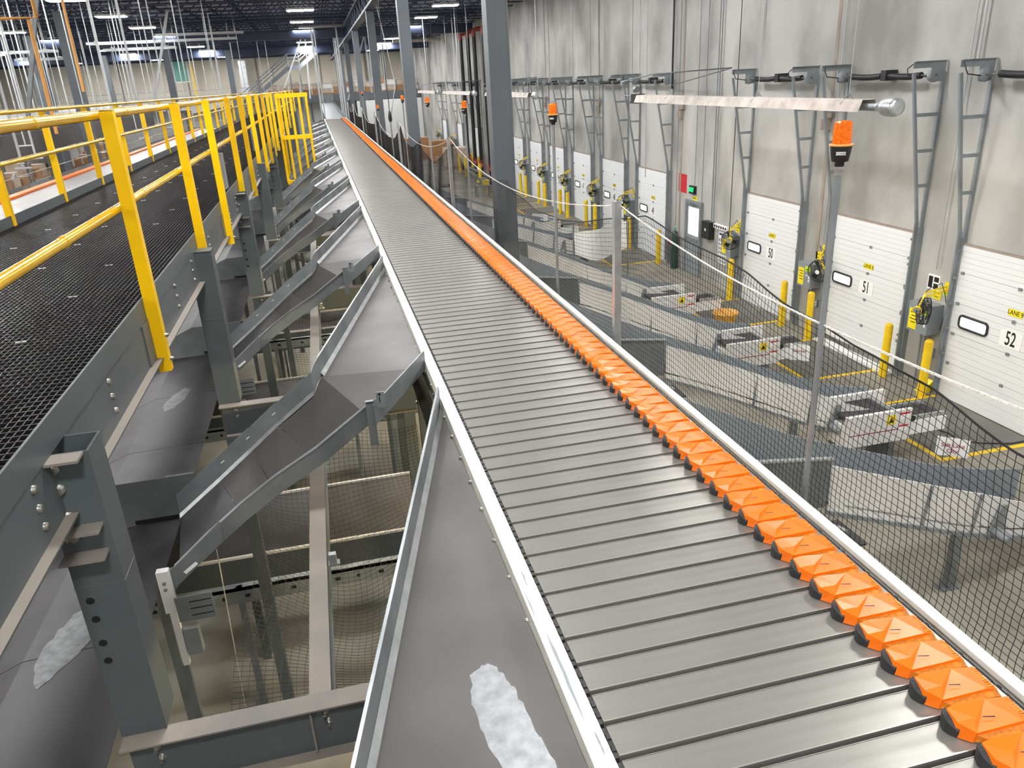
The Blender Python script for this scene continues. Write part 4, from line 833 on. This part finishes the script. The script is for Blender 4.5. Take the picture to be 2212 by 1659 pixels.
# things standing on the dock floor
t = thing('round_tub', 'round yellow plastic tub standing on the floor behind a white loader', 'tub', (8.72, 15.62, 0))
b = MB(); b.lathe((8.72, 15.62, 0), [(.22,0),(.27,.40),(.30,.42),(.30,.45),(.26,.45),(.21,.06),(.001,.05)], 28); b.build('shell', 'tub', t)
def lane_sign(x, y, v, txt, lab, wd=.42, ht=.30):
    t = thing('destination_sign', lab, 'sign', (x, y, 0), 'destination signs on the dock')
    b = MB(); b.box(x-.012, y-.012, 0, x+.012, y+.012, z(v)+ht/2); b.build('pole', 'galv', t)
    b = MB(); b.box(x-.15, y-.15, 0, x+.15, y+.15, .02); b.build('foot', 'galv_dull', t)
    xa = Vector((.80, -.60, 0)); n = Vector((-.60, -.80, 0)); c = Vector((x, y, z(v)))+n*.03-xa*.15
    b = MB(); k = 6; b.strip([c+xa*(q/(k-1)-.5)*wd+n*.012*math.sin(q*1.7)+Vector((0,0,ht/2-.02*(q/(k-1)))) for q in range(k)], [c+xa*(q/(k-1)-.5)*wd+n*.016*math.sin(q*1.7+.5)-Vector((0,0,ht/2)) for q in range(k)], n*-.004); s_ = b.build('sheet', 'white', t)
    for r, line in enumerate(txt): text(line, .085, c+n*.024+Vector((0,0,.03-.09*r)), xa, (0,0,1), 'maroon', s_)
    if not txt:
        for r in range(2): b = MB(); p = c+n*.02+Vector((0,0,.06-.1*r)); b.bar(p-xa*.13, p+xa*.13, .006, .05); b.build('grey_line', 'box_grey', s_)
lane_sign(8.44, 8.10, -5.27, ['Salt Lake', 'City'], 'white paper sign reading Salt Lake City on a thin floor stand')
lane_sign(8.62, 12.2, -5.20, ['Denver'], 'white paper sign with one red word on a stand by the loader at door 51', .36, .34)
lane_sign(7.6, 27.0, -4.85, [], 'white paper sign with two grey lines on a stand by the loader at door 48', .6, .42)
t = thing('white_sheet', 'large white sheet panel stretched between two posts over the outfeed at door 50', 'sheet', (7, 19.2, 0))
b = MB(); k = 12; b.strip([(6.2+1.5*q/(k-1), 19.2-.15*math.sin(q*.5), z(-3.88+.18*q/(k-1)+.02*math.sin(q))) for q in range(k)], [(6.2+1.5*q/(k-1), 19.15-.2*math.sin(q*.5+.3), z(-4.42-(.22*math.sin(PI*q/(k-1))))) for q in range(k)], (0,.02,0)); b.build('sheet', 'white', t)
for xx in (6.19, 7.72): b = MB(); b.box(xx-.02, 19.2, 0, xx+.02, 19.24, z(-3.7)); b.build('post', 'galv', t)
b = MB(); b.box(6.9, 17.0, z(-4.9), 6.9, 17.0, z(-4.9))
t = thing('floor_cone', 'white and red striped folding floor sign beside the white sheet', 'sign', (6.95, 16.9, 0)); b = MB(); b.prism([(6.75, 16.9, .02), (7.15, 16.9, .02), (6.95, 16.9, .95)], (0,.03,0)); s_ = b.build('board', 'white', t)
for k in range(3): b = MB(); b.prism([(6.79+.045*k, 16.895, .14+.2*k), (7.11-.045*k, 16.895, .14+.2*k), (7.09-.045*k, 16.895, .22+.2*k), (6.81+.045*k, 16.895, .22+.2*k)], (0,.003,0)); b.build('red_band', 'red', s_)
b = MB(); b.prism([(6.75, 17.15, .02), (7.15, 17.15, .02), (6.95, 16.93, .95)], (0,.02,0)); b.build('back_leg', 'white', t)
t = thing('red_crate', 'small red slatted crate among the outfeed chutes', 'crate', (6.5, 24.0, 0))
b = MB(); b.box(6.33, 23.85, 0, 6.67, 24.15, .28); b.build('crate_body', 'maroon', t)
for k in range(2): b = MB(); b.box(6.32, 23.845, .04+.14*k, 6.68, 23.855, .12+.14*k); b.build('slat', 'red', t)
b = MB(); b.tube([(9.05, 9.9, .02), (9.3, 9.6, .02), (9.4, 9.35, .02), (9.35, 9.1, .02), (9.6, 8.9, .02), (10.0, 8.75, .02), (10.3, 8.75, .02)], .010, 6); solo('floor_hose', b, 'fan_black', 'thin dark cable lying loose on the dock leveler at door 52', 'cable', (9.4, 9.2, 0))
t = thing('wheel_chock', 'yellow wheel chock against the wall behind the bollard by door 52', 'chock', (10.3, 11.0, 0)); b = MB(); b.prism([(10.18, 10.92, 0), (10.40, 10.92, 0), (10.40, 10.92, .22)], (0,.18,0)); b.build('wedge', 'fan_yellow', t)
# far dock: fire risers, boxes, roll cage, machine
for i, yy in enumerate((46.5, 49.2, 51.2, 53.6)):
    t = thing('fire_riser', f"tall black fire pipe with red fittings on the dock wall, {nth(i)} of four", 'pipe', (9.85, yy, 0), 'black fire risers')
    b = MB(); b.tube([(9.85, yy, .45), (9.85, yy, z(2.3)), (9.85, yy, z(2.45))], .115, 14); b.build('pipe', 'pipe_black', t)
    b = MB(); b.tube([(9.85, yy, z(2.40)), (9.83, yy, z(2.6)), (9.85, yy, z(2.7)), (10.0, yy, z(2.78)), (10.3, yy, z(2.8))], .13, 12); b.build('elbow', 'pipe_red', t)
    b = MB(); b.lathe((9.85, yy, .62), [(.16,0),(.16,.12),(.13,.14),(.13,.34),(.16,.36),(.16,.42)], 14); b.build('valve', 'pipe_red', t)
    b = MB(); b.lathe((9.62, yy, .85), [(.16,0),(.16,.03)], 14, (-1,0,0)); b.build('hand_wheel', 'pipe_red', t)
    b = MB(); b.tube([(9.85, yy, 0), (9.85, yy, .47)], .06, 8); b.build('stand', 'pipe_black', t)
b = MB(); b.tube([(9.5, 44.5, .38), (9.5, 54.5, .38)], .11, 10); b.box(9.44, 45, 0, 9.56, 45.1, .3); b.box(9.44, 54, 0, 9.56, 54.1, .3); solo('fire_main', b, 'pipe_black', 'long black horizontal fire main along the foot of the risers', 'pipe', (9.5, 45, 0))
for k, yy in enumerate((45.6, 50.2, 52.4)): b = MB(); b.lathe((9.0, yy, 0), [(.09,0),(.09,1.15),(.05,1.22),(.001,1.23)], 14); solo('bollard', b, 'bollard_yellow', f"yellow bollard guarding the black fire risers, {nth(k)} of three", 'bollard', (9.0, yy, 0), 'bollards by the fire risers')
t = thing('roll_cage', 'tall grey wire roll cage standing behind the sorter net', 'cage', (6.95, 46, 0))
b = MB()
for x in (6.6, 7.3):
    for y in (45.7, 46.4): b.tube([(x, y, .15), (x, y, 1.7)], .018, 6)
b.tube([(6.6, 45.7, 1.7), (7.3, 45.7, 1.7), (7.3, 46.4, 1.7), (6.6, 46.4, 1.7)], .018, 6, closed=True); b.build('frame', 'rod', t)
b = MB()
for k in range(12): b.tube([(6.6+.06*k, 45.7, .2), (6.6+.06*k, 45.7, 1.7)], .006, 4)
for k in range(14): b.tube([(6.6, 45.7, .25+.105*k), (7.3, 45.7, .25+.105*k)], .006, 4)
b.build('wire_panel', 'galv', t)
b = MB(); b.box(6.6, 45.7, .13, 7.3, 46.4, .17); b.build('base', 'galv_dull', t)
for x in (6.65, 7.25):
    for y in (45.75, 46.35): b = MB(); b.lathe((x, y-.02, .065), [(.065,0),(.065,.04)], 12, (0,1,0)); b.build('wheel', 'rubber', t)
t = thing('stretch_wrapper', 'small yellow and grey floor machine in front of the fire risers', 'machine', (8.0, 40.5, 0))
b = MB(); b.box(7.7, 40.2, .55, 8.5, 40.8, .62); b.build('table', 'galv', t)
for x in (7.75, 8.45):
    for y in (40.25, 40.75): b = MB(); b.box(x-.025, y-.025, 0, x+.025, y+.025, .55); b.build('leg', 'galv_dull', t)
b = MB(); b.lathe((7.9, 40.5, .82), [(.20,-.03),(.20,.03)], 18, (.8,.6,0)); b.build('reel', 'galv', t); b = MB(); b.lathe((7.9, 40.5, .82), [(.08,-.06),(.08,.06)], 14, (.8,.6,0)); b.build('reel_hub', 'fan_yellow', t)
b = MB(); b.box(8.1, 40.35, .62, 8.4, 40.65, .85); b.build('motor', 'fan_yellow', t)
for k, (x0, y0, x1, y1, h, m, lab) in enumerate(((8.2, 60, 10.0, 61.2, 1.5, 'cardboard', 'wide tan bulk box standing at the far dock, nearest of three'), (6.6, 64, 8.6, 65.2, 1.55, 'cardboard', 'wide tan bulk box standing at the far dock, middle of three'), (4.6, 68, 6.4, 69.2, 1.4, 'cardboard', 'wide tan bulk box standing at the far dock, leftmost of three'), (8.6, 55.5, 10.2, 57, 1.25, 'wrap', 'dark brown wrapped pallet load beyond the fire risers'))):
    t = thing('bulk_box', lab, 'box', (x0, y0, 0), 'boxes on the far dock'); b = MB(); b.box(x0, y0, .12, x1, y1, .12+h); b.build('carton', m, t); b = MB(); b.box(x0-.03, y0-.03, 0, x1+.03, y1+.03, .12); b.build('pallet', 'cardboard', t)
# white partition and mezzanine at the far end
b = MB(); b.box(4.1, 80, 0, WX-.05, 80.2, z(-1.36)); solo('partition_wall', b, 'white', 'white partition wall closing off the far end under the mezzanine', 'wall', (7, 80, 0))
b = MB(); b.box(9.0, 79.8, z(-3.0), 9.7, 80, z(-2.3)); solo('partition_box', b, 'fan_black', 'black box mounted on the white partition', 'box', (9.3, 79.9, z(-2.6)))
t = thing('mezzanine', 'grey steel mezzanine floor across the far end of the hall', 'mezzanine', (-8, 80, z(-1)))
b = MB(); b.box(-24, 80.4, z(-.72), WX-.05, 89.8, z(-.62)); b.build('deck', 'galv_dull', t)
b = MB(); b.box(-24, 80.25, z(-1.3), WX-.05, 80.4, z(-.6)); b.build('edge_beam', 'column_grey', t)
for k in range(8):
    b = MB(); xx = -23+k*3.8; b.box(xx-.1, 80.5, 0, xx+.1, 80.7, z(-.72)); b.build('post', 'column_grey', t)
for v in (-.1, .35): b = MB(); b.tube([(-24, 80.35, z(v)), (WX-.1, 80.35, z(v))], .025, 6); b.build('guard_rail', 'stair_grey', t)
b = MB(); b.box(-24, 84, 0, 4.0, 84.2, z(-.72)); b.build('back_panel', 'white', t)
for k in range(14):
    xx = -4.0+k*1.02; hh = (1.0, .8, 1.15, .95)[k % 4]; t = thing('pallet_load', f"wrapped carton stack on the far mezzanine, {nth(k)} from the left", 'pallet', (xx, 82, z(-.62)), 'carton stacks on the mezzanine')
    b = MB(); b.box(xx, 81.4, z(-.62), xx+.95, 82.4, z(-.5)); b.build('pallet', 'cardboard', t)
    for r in range(2): b = MB(); b.box(xx+.02, 81.42, z(-.5+hh*r/2), xx+.93-.05*((k+r) % 3), 82.38, z(-.5+hh*(r+1)/2-.02)); b.build('carton', ('cardboard', 'wrap', 'white_paint')[(k*2+r) % 3 if k > 4 else r % 2], t)
t = thing('stair', 'grey steel stair rising to a landing on the far wall', 'stair', (-4.5, 79, z(-.6)))
S = [(-6.2, -1.3), (-1.75, 1.85), (-.75, 1.85), (1.1, 3.2)]
for yy in (78.0, 78.9):
    for (a, za), (c, zc_) in zip(S[:-1], S[1:]): b = MB(); b.bar((a, yy, z(za)), (c, yy, z(zc_)), .06, .32); b.build('stringer', 'stair_grey', t)
    for off in (.55, .85, 1.15):
        b = MB(); b.tube([(a, yy, z(v+off)) for a, v in S], .03, 6); b.build('handrail', 'stair_grey', t)
    for (a, v) in S+[(-4.7, -.24), (-3.2, .82), (0.2, 2.54)]: b = MB(); b.tube([(a, yy, z(v)), (a, yy, z(v+1.15))], .03, 6); b.build('baluster', 'stair_grey', t)
for k in range(18): f = k/17; b = MB(); b.box(S[0][0]+(S[1][0]-S[0][0])*f-.13, 78.05, z(S[0][1]+(S[1][1]-S[0][1])*f), S[0][0]+(S[1][0]-S[0][0])*f+.13, 78.85, z(S[0][1]+(S[1][1]-S[0][1])*f)+.03); b.build('tread', 'stair_grey', t)
for xx in (-1.7, -.8): b = MB(); b.box(xx-.06, 78.4, 0, xx+.06, 78.52, z(1.75)); b.build('stair_post', 'stair_grey', t)
b = MB(); b.box(-6.25, 78.2, 0, -6.1, 78.7, z(-1.3)); b.build('stair_post', 'stair_grey', t)
t = thing('window_1', 'green tinted window high on the far wall', 'window', (-12.6, 89.9, z(2.5))); t['kind'] = 'structure'
b = MB(); b.box(-13.3, 89.94, z(1.3), -12.05, 90, z(3.6)); b.build('pane', 'green_teal', t)
b = MB()
for p in ((-13.4, 1.2, -11.95, 1.3), (-13.4, 3.6, -11.95, 3.7), (-13.4, 1.3, -13.3, 3.6), (-12.05, 1.3, -11.95, 3.6)): b.box(p[0], 89.9, z(p[1]), p[2], 90, z(p[3]))
b.build('frame', 'white', t)
for k in range(9):
    xx = 6.2+k*.22; b = MB(); b.tube([(xx, 88.2, z(-.6)), (xx, 88.2, z(3.95))], .06, 8); solo('riser_pipe', b, 'rod', f"pale vertical riser pipe in the far bundle, {nth(k)} from the left", 'pipe', (xx, 88.2, z(-.6)), 'riser pipe bundle')
# gate, posts and poles by the sorter
t = thing('guard_gate', 'tall yellow barred guard gate standing out from the walkway railing', 'gate', (-.55, 21.5, z(-2.2)))
for v, nm in ((-.14, 'top_bar'), (-1.15, 'middle_bar')): b = MB(); b.box(-.92, 21.46, z(v-.05), -.12, 21.54, z(v+.05)); b.build(nm, 'yellow', t)
for k, xx in enumerate((-.90, -.72, -.54, -.34, -.16)): b = MB(); b.box(xx-.03, 21.47, z(-2.25+.03*k*2), xx+.03, 21.53, z(-.09)); b.build('picket', 'yellow', t)
b = MB(); b.box(-.92, 21.44, z(-2.32), -.45, 21.56, z(-2.22)); b.build('foot_bar', 'yellow', t)
for yy in (22.3, 23.1): b = MB(); b.box(-.92, yy-.03, z(-2.2), -.86, yy+.03, z(-.1)); b.build('side_picket', 'yellow', t)
for v in (-.14, -1.15): b = MB(); b.box(-.92, 21.5, z(v-.05), -.86, 23.2, z(v+.05)); b.build('side_bar', 'yellow', t)
b = MB(); b.box(-.90, 21.56, z(-2.42), -.86, 21.62, z(-2.2)); b.build('foot', 'yellow', t)
for k, yy in enumerate((9.35, 15.2)): t = thing('junction_box', f"small grey control box hung on the near walkway railing, {nth(k)} of two", 'box', (-1.12, yy, z(-.8)), 'boxes on the railing'); b = MB(); b.box(-1.16, yy-.05, z(-1.0), -1.06, yy+.12, z(-.62)); b.build('housing', 'galv', t); b = MB(); b.tube([(-1.11, yy, z(-1.1)), (-1.11, yy, z(-1.0))], .015, 6); b.build('cable_gland', 'fan_black', t)
for k, (xx, yy, r) in enumerate(((.45, 51.2, .05), (.62, 51.4, .035), (1.9, 50.9, .045), (1.98, 52.5, .035), (1.9, 54.5, .035), (1.86, 56.5, .035), (.5, 54, .035))):
    b = MB(); b.box(xx-r, yy-r, 0, xx+r, yy+r, z(3.95 if r < .09 else 3.3)); solo('hanger_post', b, 'rod', f"tall pale hanger post at the far end of the sorter, {nth(k)} of seven", 'post', (xx, yy, 0), 'hanger posts at the sorter end')
b = MB(); b.box(-.2, 50.8, z(3.3), 3.2, 51.6, z(3.42)); solo('hanger_channel', b, 'rod', 'pale channel bolted across the roof above the end of the sorter', 'channel', (1.5, 51, z(3.3)))
for k, (p, q) in enumerate((((.1, 62, 3.95), (-1.9, 62, .1)), ((.1, 62, 3.95), (-.15, 62, -.7)), ((4.3, 58, 3.95), (2.4, 58, -.9)), ((-6.0, 24, 3.95), (-7.5, 24, -.6)), ((-5.2, 38, 3.95), (-6.8, 38, -.6)), ((4.0, 58, 3.95), (4.1, 58, -.5)))):
    b = MB(); b.bar((p[0], p[1], z(p[2])), (q[0], q[1], z(q[2])), .10, .10); solo('sway_brace', b, 'rod' if k != 3 else 'galv_dull', f"long slanted sway brace hung from the roof, {nth(k)} of six", 'brace', (p[0], p[1], z(p[2])), 'sway braces')
t = thing('cable_pole', 'grey pole with a black cable gland and cable up to the roof behind the net', 'pole', (1.97, 22, 0))
b = MB(); b.tube([(1.97, 22, 0), (1.97, 22, z(-.95))], .02, 8); b.build('pole', 'galv', t); b = MB(); b.lathe((1.97, 22, z(-.95)), [(.03,0),(.05,.05),(.05,.15),(.03,.25),(.01,.3)], 10); b.build('gland', 'fan_black', t); b = MB(); b.tube([(1.97, 22, z(-.66)), (2.05, 23, z(1)), (2.1, 23.4, z(3.8))], .012, 6); b.build('cable', 'fan_black', t)
b = MB(); b.tube([(1.98, 22.1, z(-.9)), (2.3, 23, z(.0)), (2.35, 27, z(2.3))], .012, 6); solo('slack_cable', b, 'galv_dull', 'grey cable rising slantwise to the girder beside the columns', 'cable', (2, 22, z(-.9)))
b = MB(); b.tube([(6.5, 64, z(3.0)), (10.2, 64, z(3.0))], .12, 10); b.tube([(7, 64, z(3)), (7, 64, z(3.94))], .02, 6); b.tube([(9.7, 64, z(3)), (9.7, 64, z(3.94))], .02, 6); solo('cross_main', b, 'heater', 'pale pipe crossing under the roof at the dock side', 'pipe', (8, 64, z(3)))
for k, (xx, yy) in enumerate(((9.3, 52), (8.2, 47), (7.3, 41), (6.4, 46), (5.6, 50), (8.9, 38), (9.2, 33), (9.3, 43))): b = MB(); b.tube([(xx, yy, z(-.4)), (xx, yy, z(3.95))], .018, 6); solo('hanging_rod', b, 'rod', 'thin hanging rod over the dock aisle right of the columns', 'rod', (xx, yy, z(-.4)), 'hanging rods over the dock')
# ---------------------------------------------------------------- left of the walkway
t = thing('second_sorter', 'second shoe sorter beyond the walkway with an orange line of shoes on its far side', 'conveyor', (-5.7, 1, 0))
b = MB()
for k in range(360): yy = 1+k*.127; b.box(-6.1, yy+.005, SZ-.02, -4.95, yy+.122, SZ)
tag(b.build('slat', 'slat', t), kind='stuff')
b = MB()
for k in range(360): yy = 1+k*.127; b.box(-6.32, yy+.01, SZ, -6.12, yy+.112, SZ+.045)
tag(b.build('pusher_shoe', 'orange', t), kind='stuff')
for xa in (-6.42, -4.93): b = MB(); b.box(xa, 1, SZ-.4, xa+.06, 46.8, SZ+.01); b.build('side_rail', 'rail_white', t)
b = MB(); b.box(-6.36, 1, SZ-.12, -4.93, 46.8, SZ-.05); b.build('tray', 'black', t)
for k in range(8):
    for xa in (-6.3, -5.0): b = MB(); yy = 2+k*6; b.box(xa-.05, yy-.05, 0, xa+.05, yy+.05, SZ-.4); b.build('support_leg', 'steel_end', t)
for i in range(10):
    yn = 5.2+4.0*i; t = thing('divert_chute', f"dark divert chute dropping away left of the second sorter, {nth(i)} from the front", 'chute', (-6.4, yn, SZ), 'divert chutes of the second sorter')
    b = MB(); b.strip([(-6.45, yn+2.6, SZ-.03), (-7.2, yn+.9, SZ-.25), (-8.4, yn+.75, SZ-1.1)], [(-6.45, yn, SZ-.03), (-7.2, yn+.1, SZ-.25), (-8.4, yn, SZ-1.1)], (0,0,-.01)); b.build('bed', 'slide_dark', t)
    for o, q in ((2.6, .9), (0, .1)): b = MB(); b.strip([(-6.45, yn+o, SZ+.1), (-7.2, yn+q, SZ-.1), (-8.4, yn+q-.12, SZ-.95)], [(-6.45, yn+o, SZ-.04), (-7.2, yn+q, SZ-.26), (-8.4, yn+q-.12, SZ-1.11)], (0,.01,0)); b.build('side_wall', 'galv_dull', t)
    b = MB(); b.box(-8.4, yn+.3, 0, -8.34, yn+.36, SZ-1.12); b.build('leg', 'steel_end', t)
def tray(x0, x1, y0, y1, zb, name, lab, m, group, side=.2):
    t = thing(name, lab, 'conveyor', (x0, y0, z(zb)), group)
    b = MB(); b.box(x0, y0, z(zb), x1, y1, z(zb+.06)); b.build('belt', 'belt', t)
    for xa in (x0-.04, x1): b = MB(); b.box(xa, y0, z(zb-.12), xa+.04, y1, z(zb+side)); b.build('side_guard', m, t)
    for k in range(int((y1-y0)/9)):
        for xa in (x0+.05, x1-.05): b = MB(); yy = y0+1+k*9; b.tube([(xa, yy, z(zb)), (xa, yy, z(3.95))], .012, 6); b.build('hanging_rod', 'rod', t)
tray(-9.6, -8.5, 15, 47, -1.3, 'overhead_conveyor', 'dark sided overhead conveyor hung on rods past the second sorter', 'slide_dark', 'overhead conveyors', .5)
tray(-12.8, -11.9, 24, 70, -.75, 'overhead_conveyor', 'pale sided overhead conveyor hung on rods, nearer of the two pale ones', 'white_paint', 'overhead conveyors', .25)
tray(-16.5, -15.6, 28, 74, -.6, 'overhead_conveyor', 'pale sided overhead conveyor hung on rods, farther of the two pale ones', 'white_paint', 'overhead conveyors', .25)
tray(-7.6, -6.9, 50, 76, -.9, 'overhead_conveyor', 'short pale conveyor hung beyond the end of the walkway', 'white_paint', 'overhead conveyors', .25)
rods = [(-14.79,47),(-12.71,41),(-10.36,34),(-8.1,27),(-6.7,21),(-5.9,18),(-13.08,47),(-11.22,41),(-9.9,34),(-7.17,27),(-6.55,21),(-11.12,47),(-9.75,41),(-7.81,34),(-6.75,27),(-4.65,21),(-9.75,47),(-8.39,41),(-6.82,34),(-4.6,27),(-4.05,21),(-8.53,47),(-7.21,41),(-6.7,34),(-4.39,27),(-6.66,47),(-4.4,41),(-4.41,34),(-3.7,27),(-4.7,47),(-4.14,41),(-3.6,34),(-3.5,47),(-15.6,30),(-17.2,38),(-18.9,44),(-13.6,26),(-11.4,23),(-10.0,20),(-8.8,18),(-4.3,52),(-5.6,56),(-2.4,54),(-3.2,60)]
for k, (x, y) in enumerate(rods):
    r = .028 if k % 5 == 0 else .017; zb_ = (-.9, -.5, -1.2, -.4)[k % 4]
    if -6.45 < x < -4.85: zb_ = -1.2
    b = MB(); b.box(x-r, y-r, z(zb_), x+r, y+r, z(3.95)) if k % 3 == 0 else b.tube([(x, y, z(zb_)), (x, y, z(3.95))], r, 8)
    b.box(x-.15, y-.03, z(zb_-.03), x+.15, y+.03, z(zb_)) 
    solo('hanging_rod', b, 'rod', 'silver hanging rod with a foot bar over the left side conveyors', 'rod', (x, y, z(zb_)), 'hanging rods on the left')
for k, (x0, x1, y, v) in enumerate(((-7.2, -3.0, 45, 2.85), (-7.2, -3.4, 45.6, 2.62), (-9.3, -6.1, 40, 2.3), (-9.0, -5.9, 41.5, 2.1), (-12.8, -10.6, 40, 2.08), (-13.2, -10.9, 43, 1.9), (-6.0, -2.9, 52, 2.9))):
    t = thing('strut_frame', f"pale horizontal strut frame hung under the roof on the left, {nth(k)} of seven", 'frame', (x0, y, z(v)), 'strut frames under the roof')
    for dy in (0, .5): b = MB(); b.box(x0, y+dy-.03, z(v-.05), x1, y+dy+.03, z(v+.05)); b.build('strut', 'rod', t)
    for xx in (x0+.4, x1-.4): b = MB(); b.box(xx-.02, y-.2, z(v+.05), xx+.02, y+.7, z(v+.09)); b.build('cross_strut', 'rod', t); b = MB(); b.tube([(xx, y, z(v)), (xx, y, z(3.95))], .02, 6); b.build('drop_rod', 'rod', t)
for k, (path, lab) in enumerate(((((-5.75, 18, 1.53), (-4.95, 18, 1.53), (-4.95, 18, 3.8)), 'orange pipe bent under the roof at top left, horizontal run'), (((-5.1, 18, 1.5), (-5.12, 18, -.6)), 'orange pipe dropping from the bent run at top left'), (((-5.4, 22, 3.8), (-5.42, 22, .2)), 'orange drop pipe right of the bent orange run'))):
    b = MB(); b.tube([(p[0], p[1], z(p[2])) for p in path], .035, 8); solo('orange_pipe', b, 'pipe_orange', lab, 'pipe', (path[0][0], path[0][1], z(path[0][2])), 'orange pipes')
b = MB(); b.box(-11.6, 88.7, 0, -11.35, 88.95, z(2.9)); solo('yellow_upright', b, 'yellow', 'tall yellow upright in front of the far wall near the green window', 'post', (-11.5, 88.8, 0))
for k in range(5):
    b = MB(); b.box(-6.9+.02*k, 88, z(-.62+.72*k), -6.2+.02*k, 88.05, z(.06+.72*k)); solo('wrapped_duct', b, 'galv_bright', f"silver wrapped duct section on the far wall, {nth(k)} from the bottom", 'duct', (-6.5, 88, z(-.6+.7*k)), 'silver duct sections')
# shelving and cartons on the lower floor at the left
for k in range(6):
    y0 = 20+k*6.0; x0 = -12.2-1.1*(k % 2); t = thing('storage_rack', f"steel carton rack left of the second sorter, {nth(k)} from the front", 'rack', (x0, y0, 0), 'storage racks on the left')
    for xx in (x0, x0+1.0):
        for yy in (y0, y0+3): b = MB(); b.box(xx-.04, yy-.04, 0, xx+.04, yy+.04, 3.6); b.build('upright', 'dusty_tan', t)
    for lv in (.3, 1.5, 2.7): b = MB(); b.box(x0-.04, y0, lv-.05, x0+1.04, y0+3, lv); b.build('shelf', 'cardboard' if lv > 1 else 'galv_dull', t)
    for lv in (.3, 1.5, 2.7):
        for q in range(3):
            c = thing('carton', f"brown carton on level {('one','two','three')[int(lv/1.2)]} of the {nth(k)} left rack, {nth(q)} along", 'carton', (x0+.5, y0+.5+q, lv), 'cartons in the left racks'); b = MB(); h = .4+.1*((k+q) % 4); b.box(x0+.1, y0+.15+q*.95, lv, x0+.9, y0+.85+q*.95, lv+h); b.build('box', ('cardboard', 'wrap')[(k+q) % 2], c); b = MB(); b.box(x0+.45, y0+.148+q*.95, lv+h*.3, x0+.55, y0+.15+q*.95, lv+h+.002); b.build('tape', 'heater', c)
# lower belts crossing under the chutes
for i, y0 in enumerate((7.08, 11.0, 14.9)):
    t = thing('lower_belt', f"black belt conveyor with pale edges crossing low under the chutes, {nth(i)} from the front", 'conveyor', (-.5, y0, z(-4.4)), 'lower belts under the chutes')
    b = MB(); b.box(-4.5, y0+.02, z(-4.44), .95, y0+1.25, z(-4.41)); b.build('belt', 'belt', t)
    for yy in (y0, y0+1.25): b = MB(); b.box(-4.5, yy, z(-4.41), .95, yy+.03, z(-4.385)); b.build('edge_guard', 'white_paint', t); b = MB(); b.box(-4.5, yy, z(-4.75), .95, yy+.03, z(-4.412)); b.build('side_frame', 'steel_end', t)
    b = MB(); b.box(-4.5, y0-.60, z(-4.52), .95, y0-.57, z(-4.36)); b.box(-4.5, y0-.60, z(-4.38), .95, y0-.50, z(-4.36)); pr = b.build('slotted_channel', 'galv', t)
    for k in range(14): b = MB(); xx = -2.3+k*.21; b.box(xx, y0-.605, z(-4.46), xx+(.05 if k % 2 else .03), y0-.60, z(-4.425)); b.build('slot', 'ink', pr)
    for xx in (-4.2, -1.3, .8):
        b = MB(); b.box(xx-.04, y0+.1, 0, xx+.04, y0+.18, z(-4.75) if xx != -1.3 else z(-4.44)); b.build('leg', 'steel_end', t); b = MB(); b.box(xx-.03, y0-.59, 0, xx+.03, y0-.53, z(-4.36)); b.build('leg', 'galv_dull', t)
b = MB(); b.tube([(-.98, 4.5, z(-2.7)), (-1.45, 6.35, z(-5.7))], .004, 5); solo('guy_wire', b, 'rope', 'thin wire slanting down to the floor below the nearest chute', 'wire', (-1, 4.5, z(-2.7)))
b = MB(); b.box(.12, 9.2, z(-3.05), .46, 9.6, z(-2.86)); t = solo('blue_bin', b, 'blue', 'small blue bin tucked under the sorter past the second chute', 'bin', (.3, 9.4, z(-2.95)))
b = MB(); b.box(-.05, 9.15, z(-3.09), .5, 9.7, z(-3.05)); b.box(.44, 9.4, 0, .5, 9.46, z(-3.09)); b.box(.44, 9.15, 0, .5, 9.2, z(-3.09)); b.box(-.05, 9.4, 0, 0, 9.46, z(-3.09)); solo('bin_shelf', b, 'galv_dull', 'small steel shelf under the blue bin', 'shelf', (.2, 9.4, z(-3.07)))

# strip lights added under the sorter frame to brighten the floor below
for i, yy in enumerate((4.6, 8.5, 12.4, 16.4)):
    t = thing('added_strip_light', f"added warm strip light brightening the floor under the sorter frame, {nth(i)} from the front", 'light', (1.15, yy, z(-2.34)), 'added strip lights under the sorter')
    b = MB(); b.box(1.09, yy-.6, z(-2.30), 1.21, yy+.6, z(-2.245)); b.build('housing', 'white_paint', t); b = MB(); b.tube([(1.15, yy-.55, z(-2.325)), (1.15, yy+.55, z(-2.325))], .02, 8); b.build('fill_tube', 'warm_fill', t)
    for o in (-.4, .4): b = MB(); b.box(.53, yy+o-.02, z(-2.247), 1.82, yy+o+.02, z(-2.225)); b.build('carrier', 'galv_dull', t)
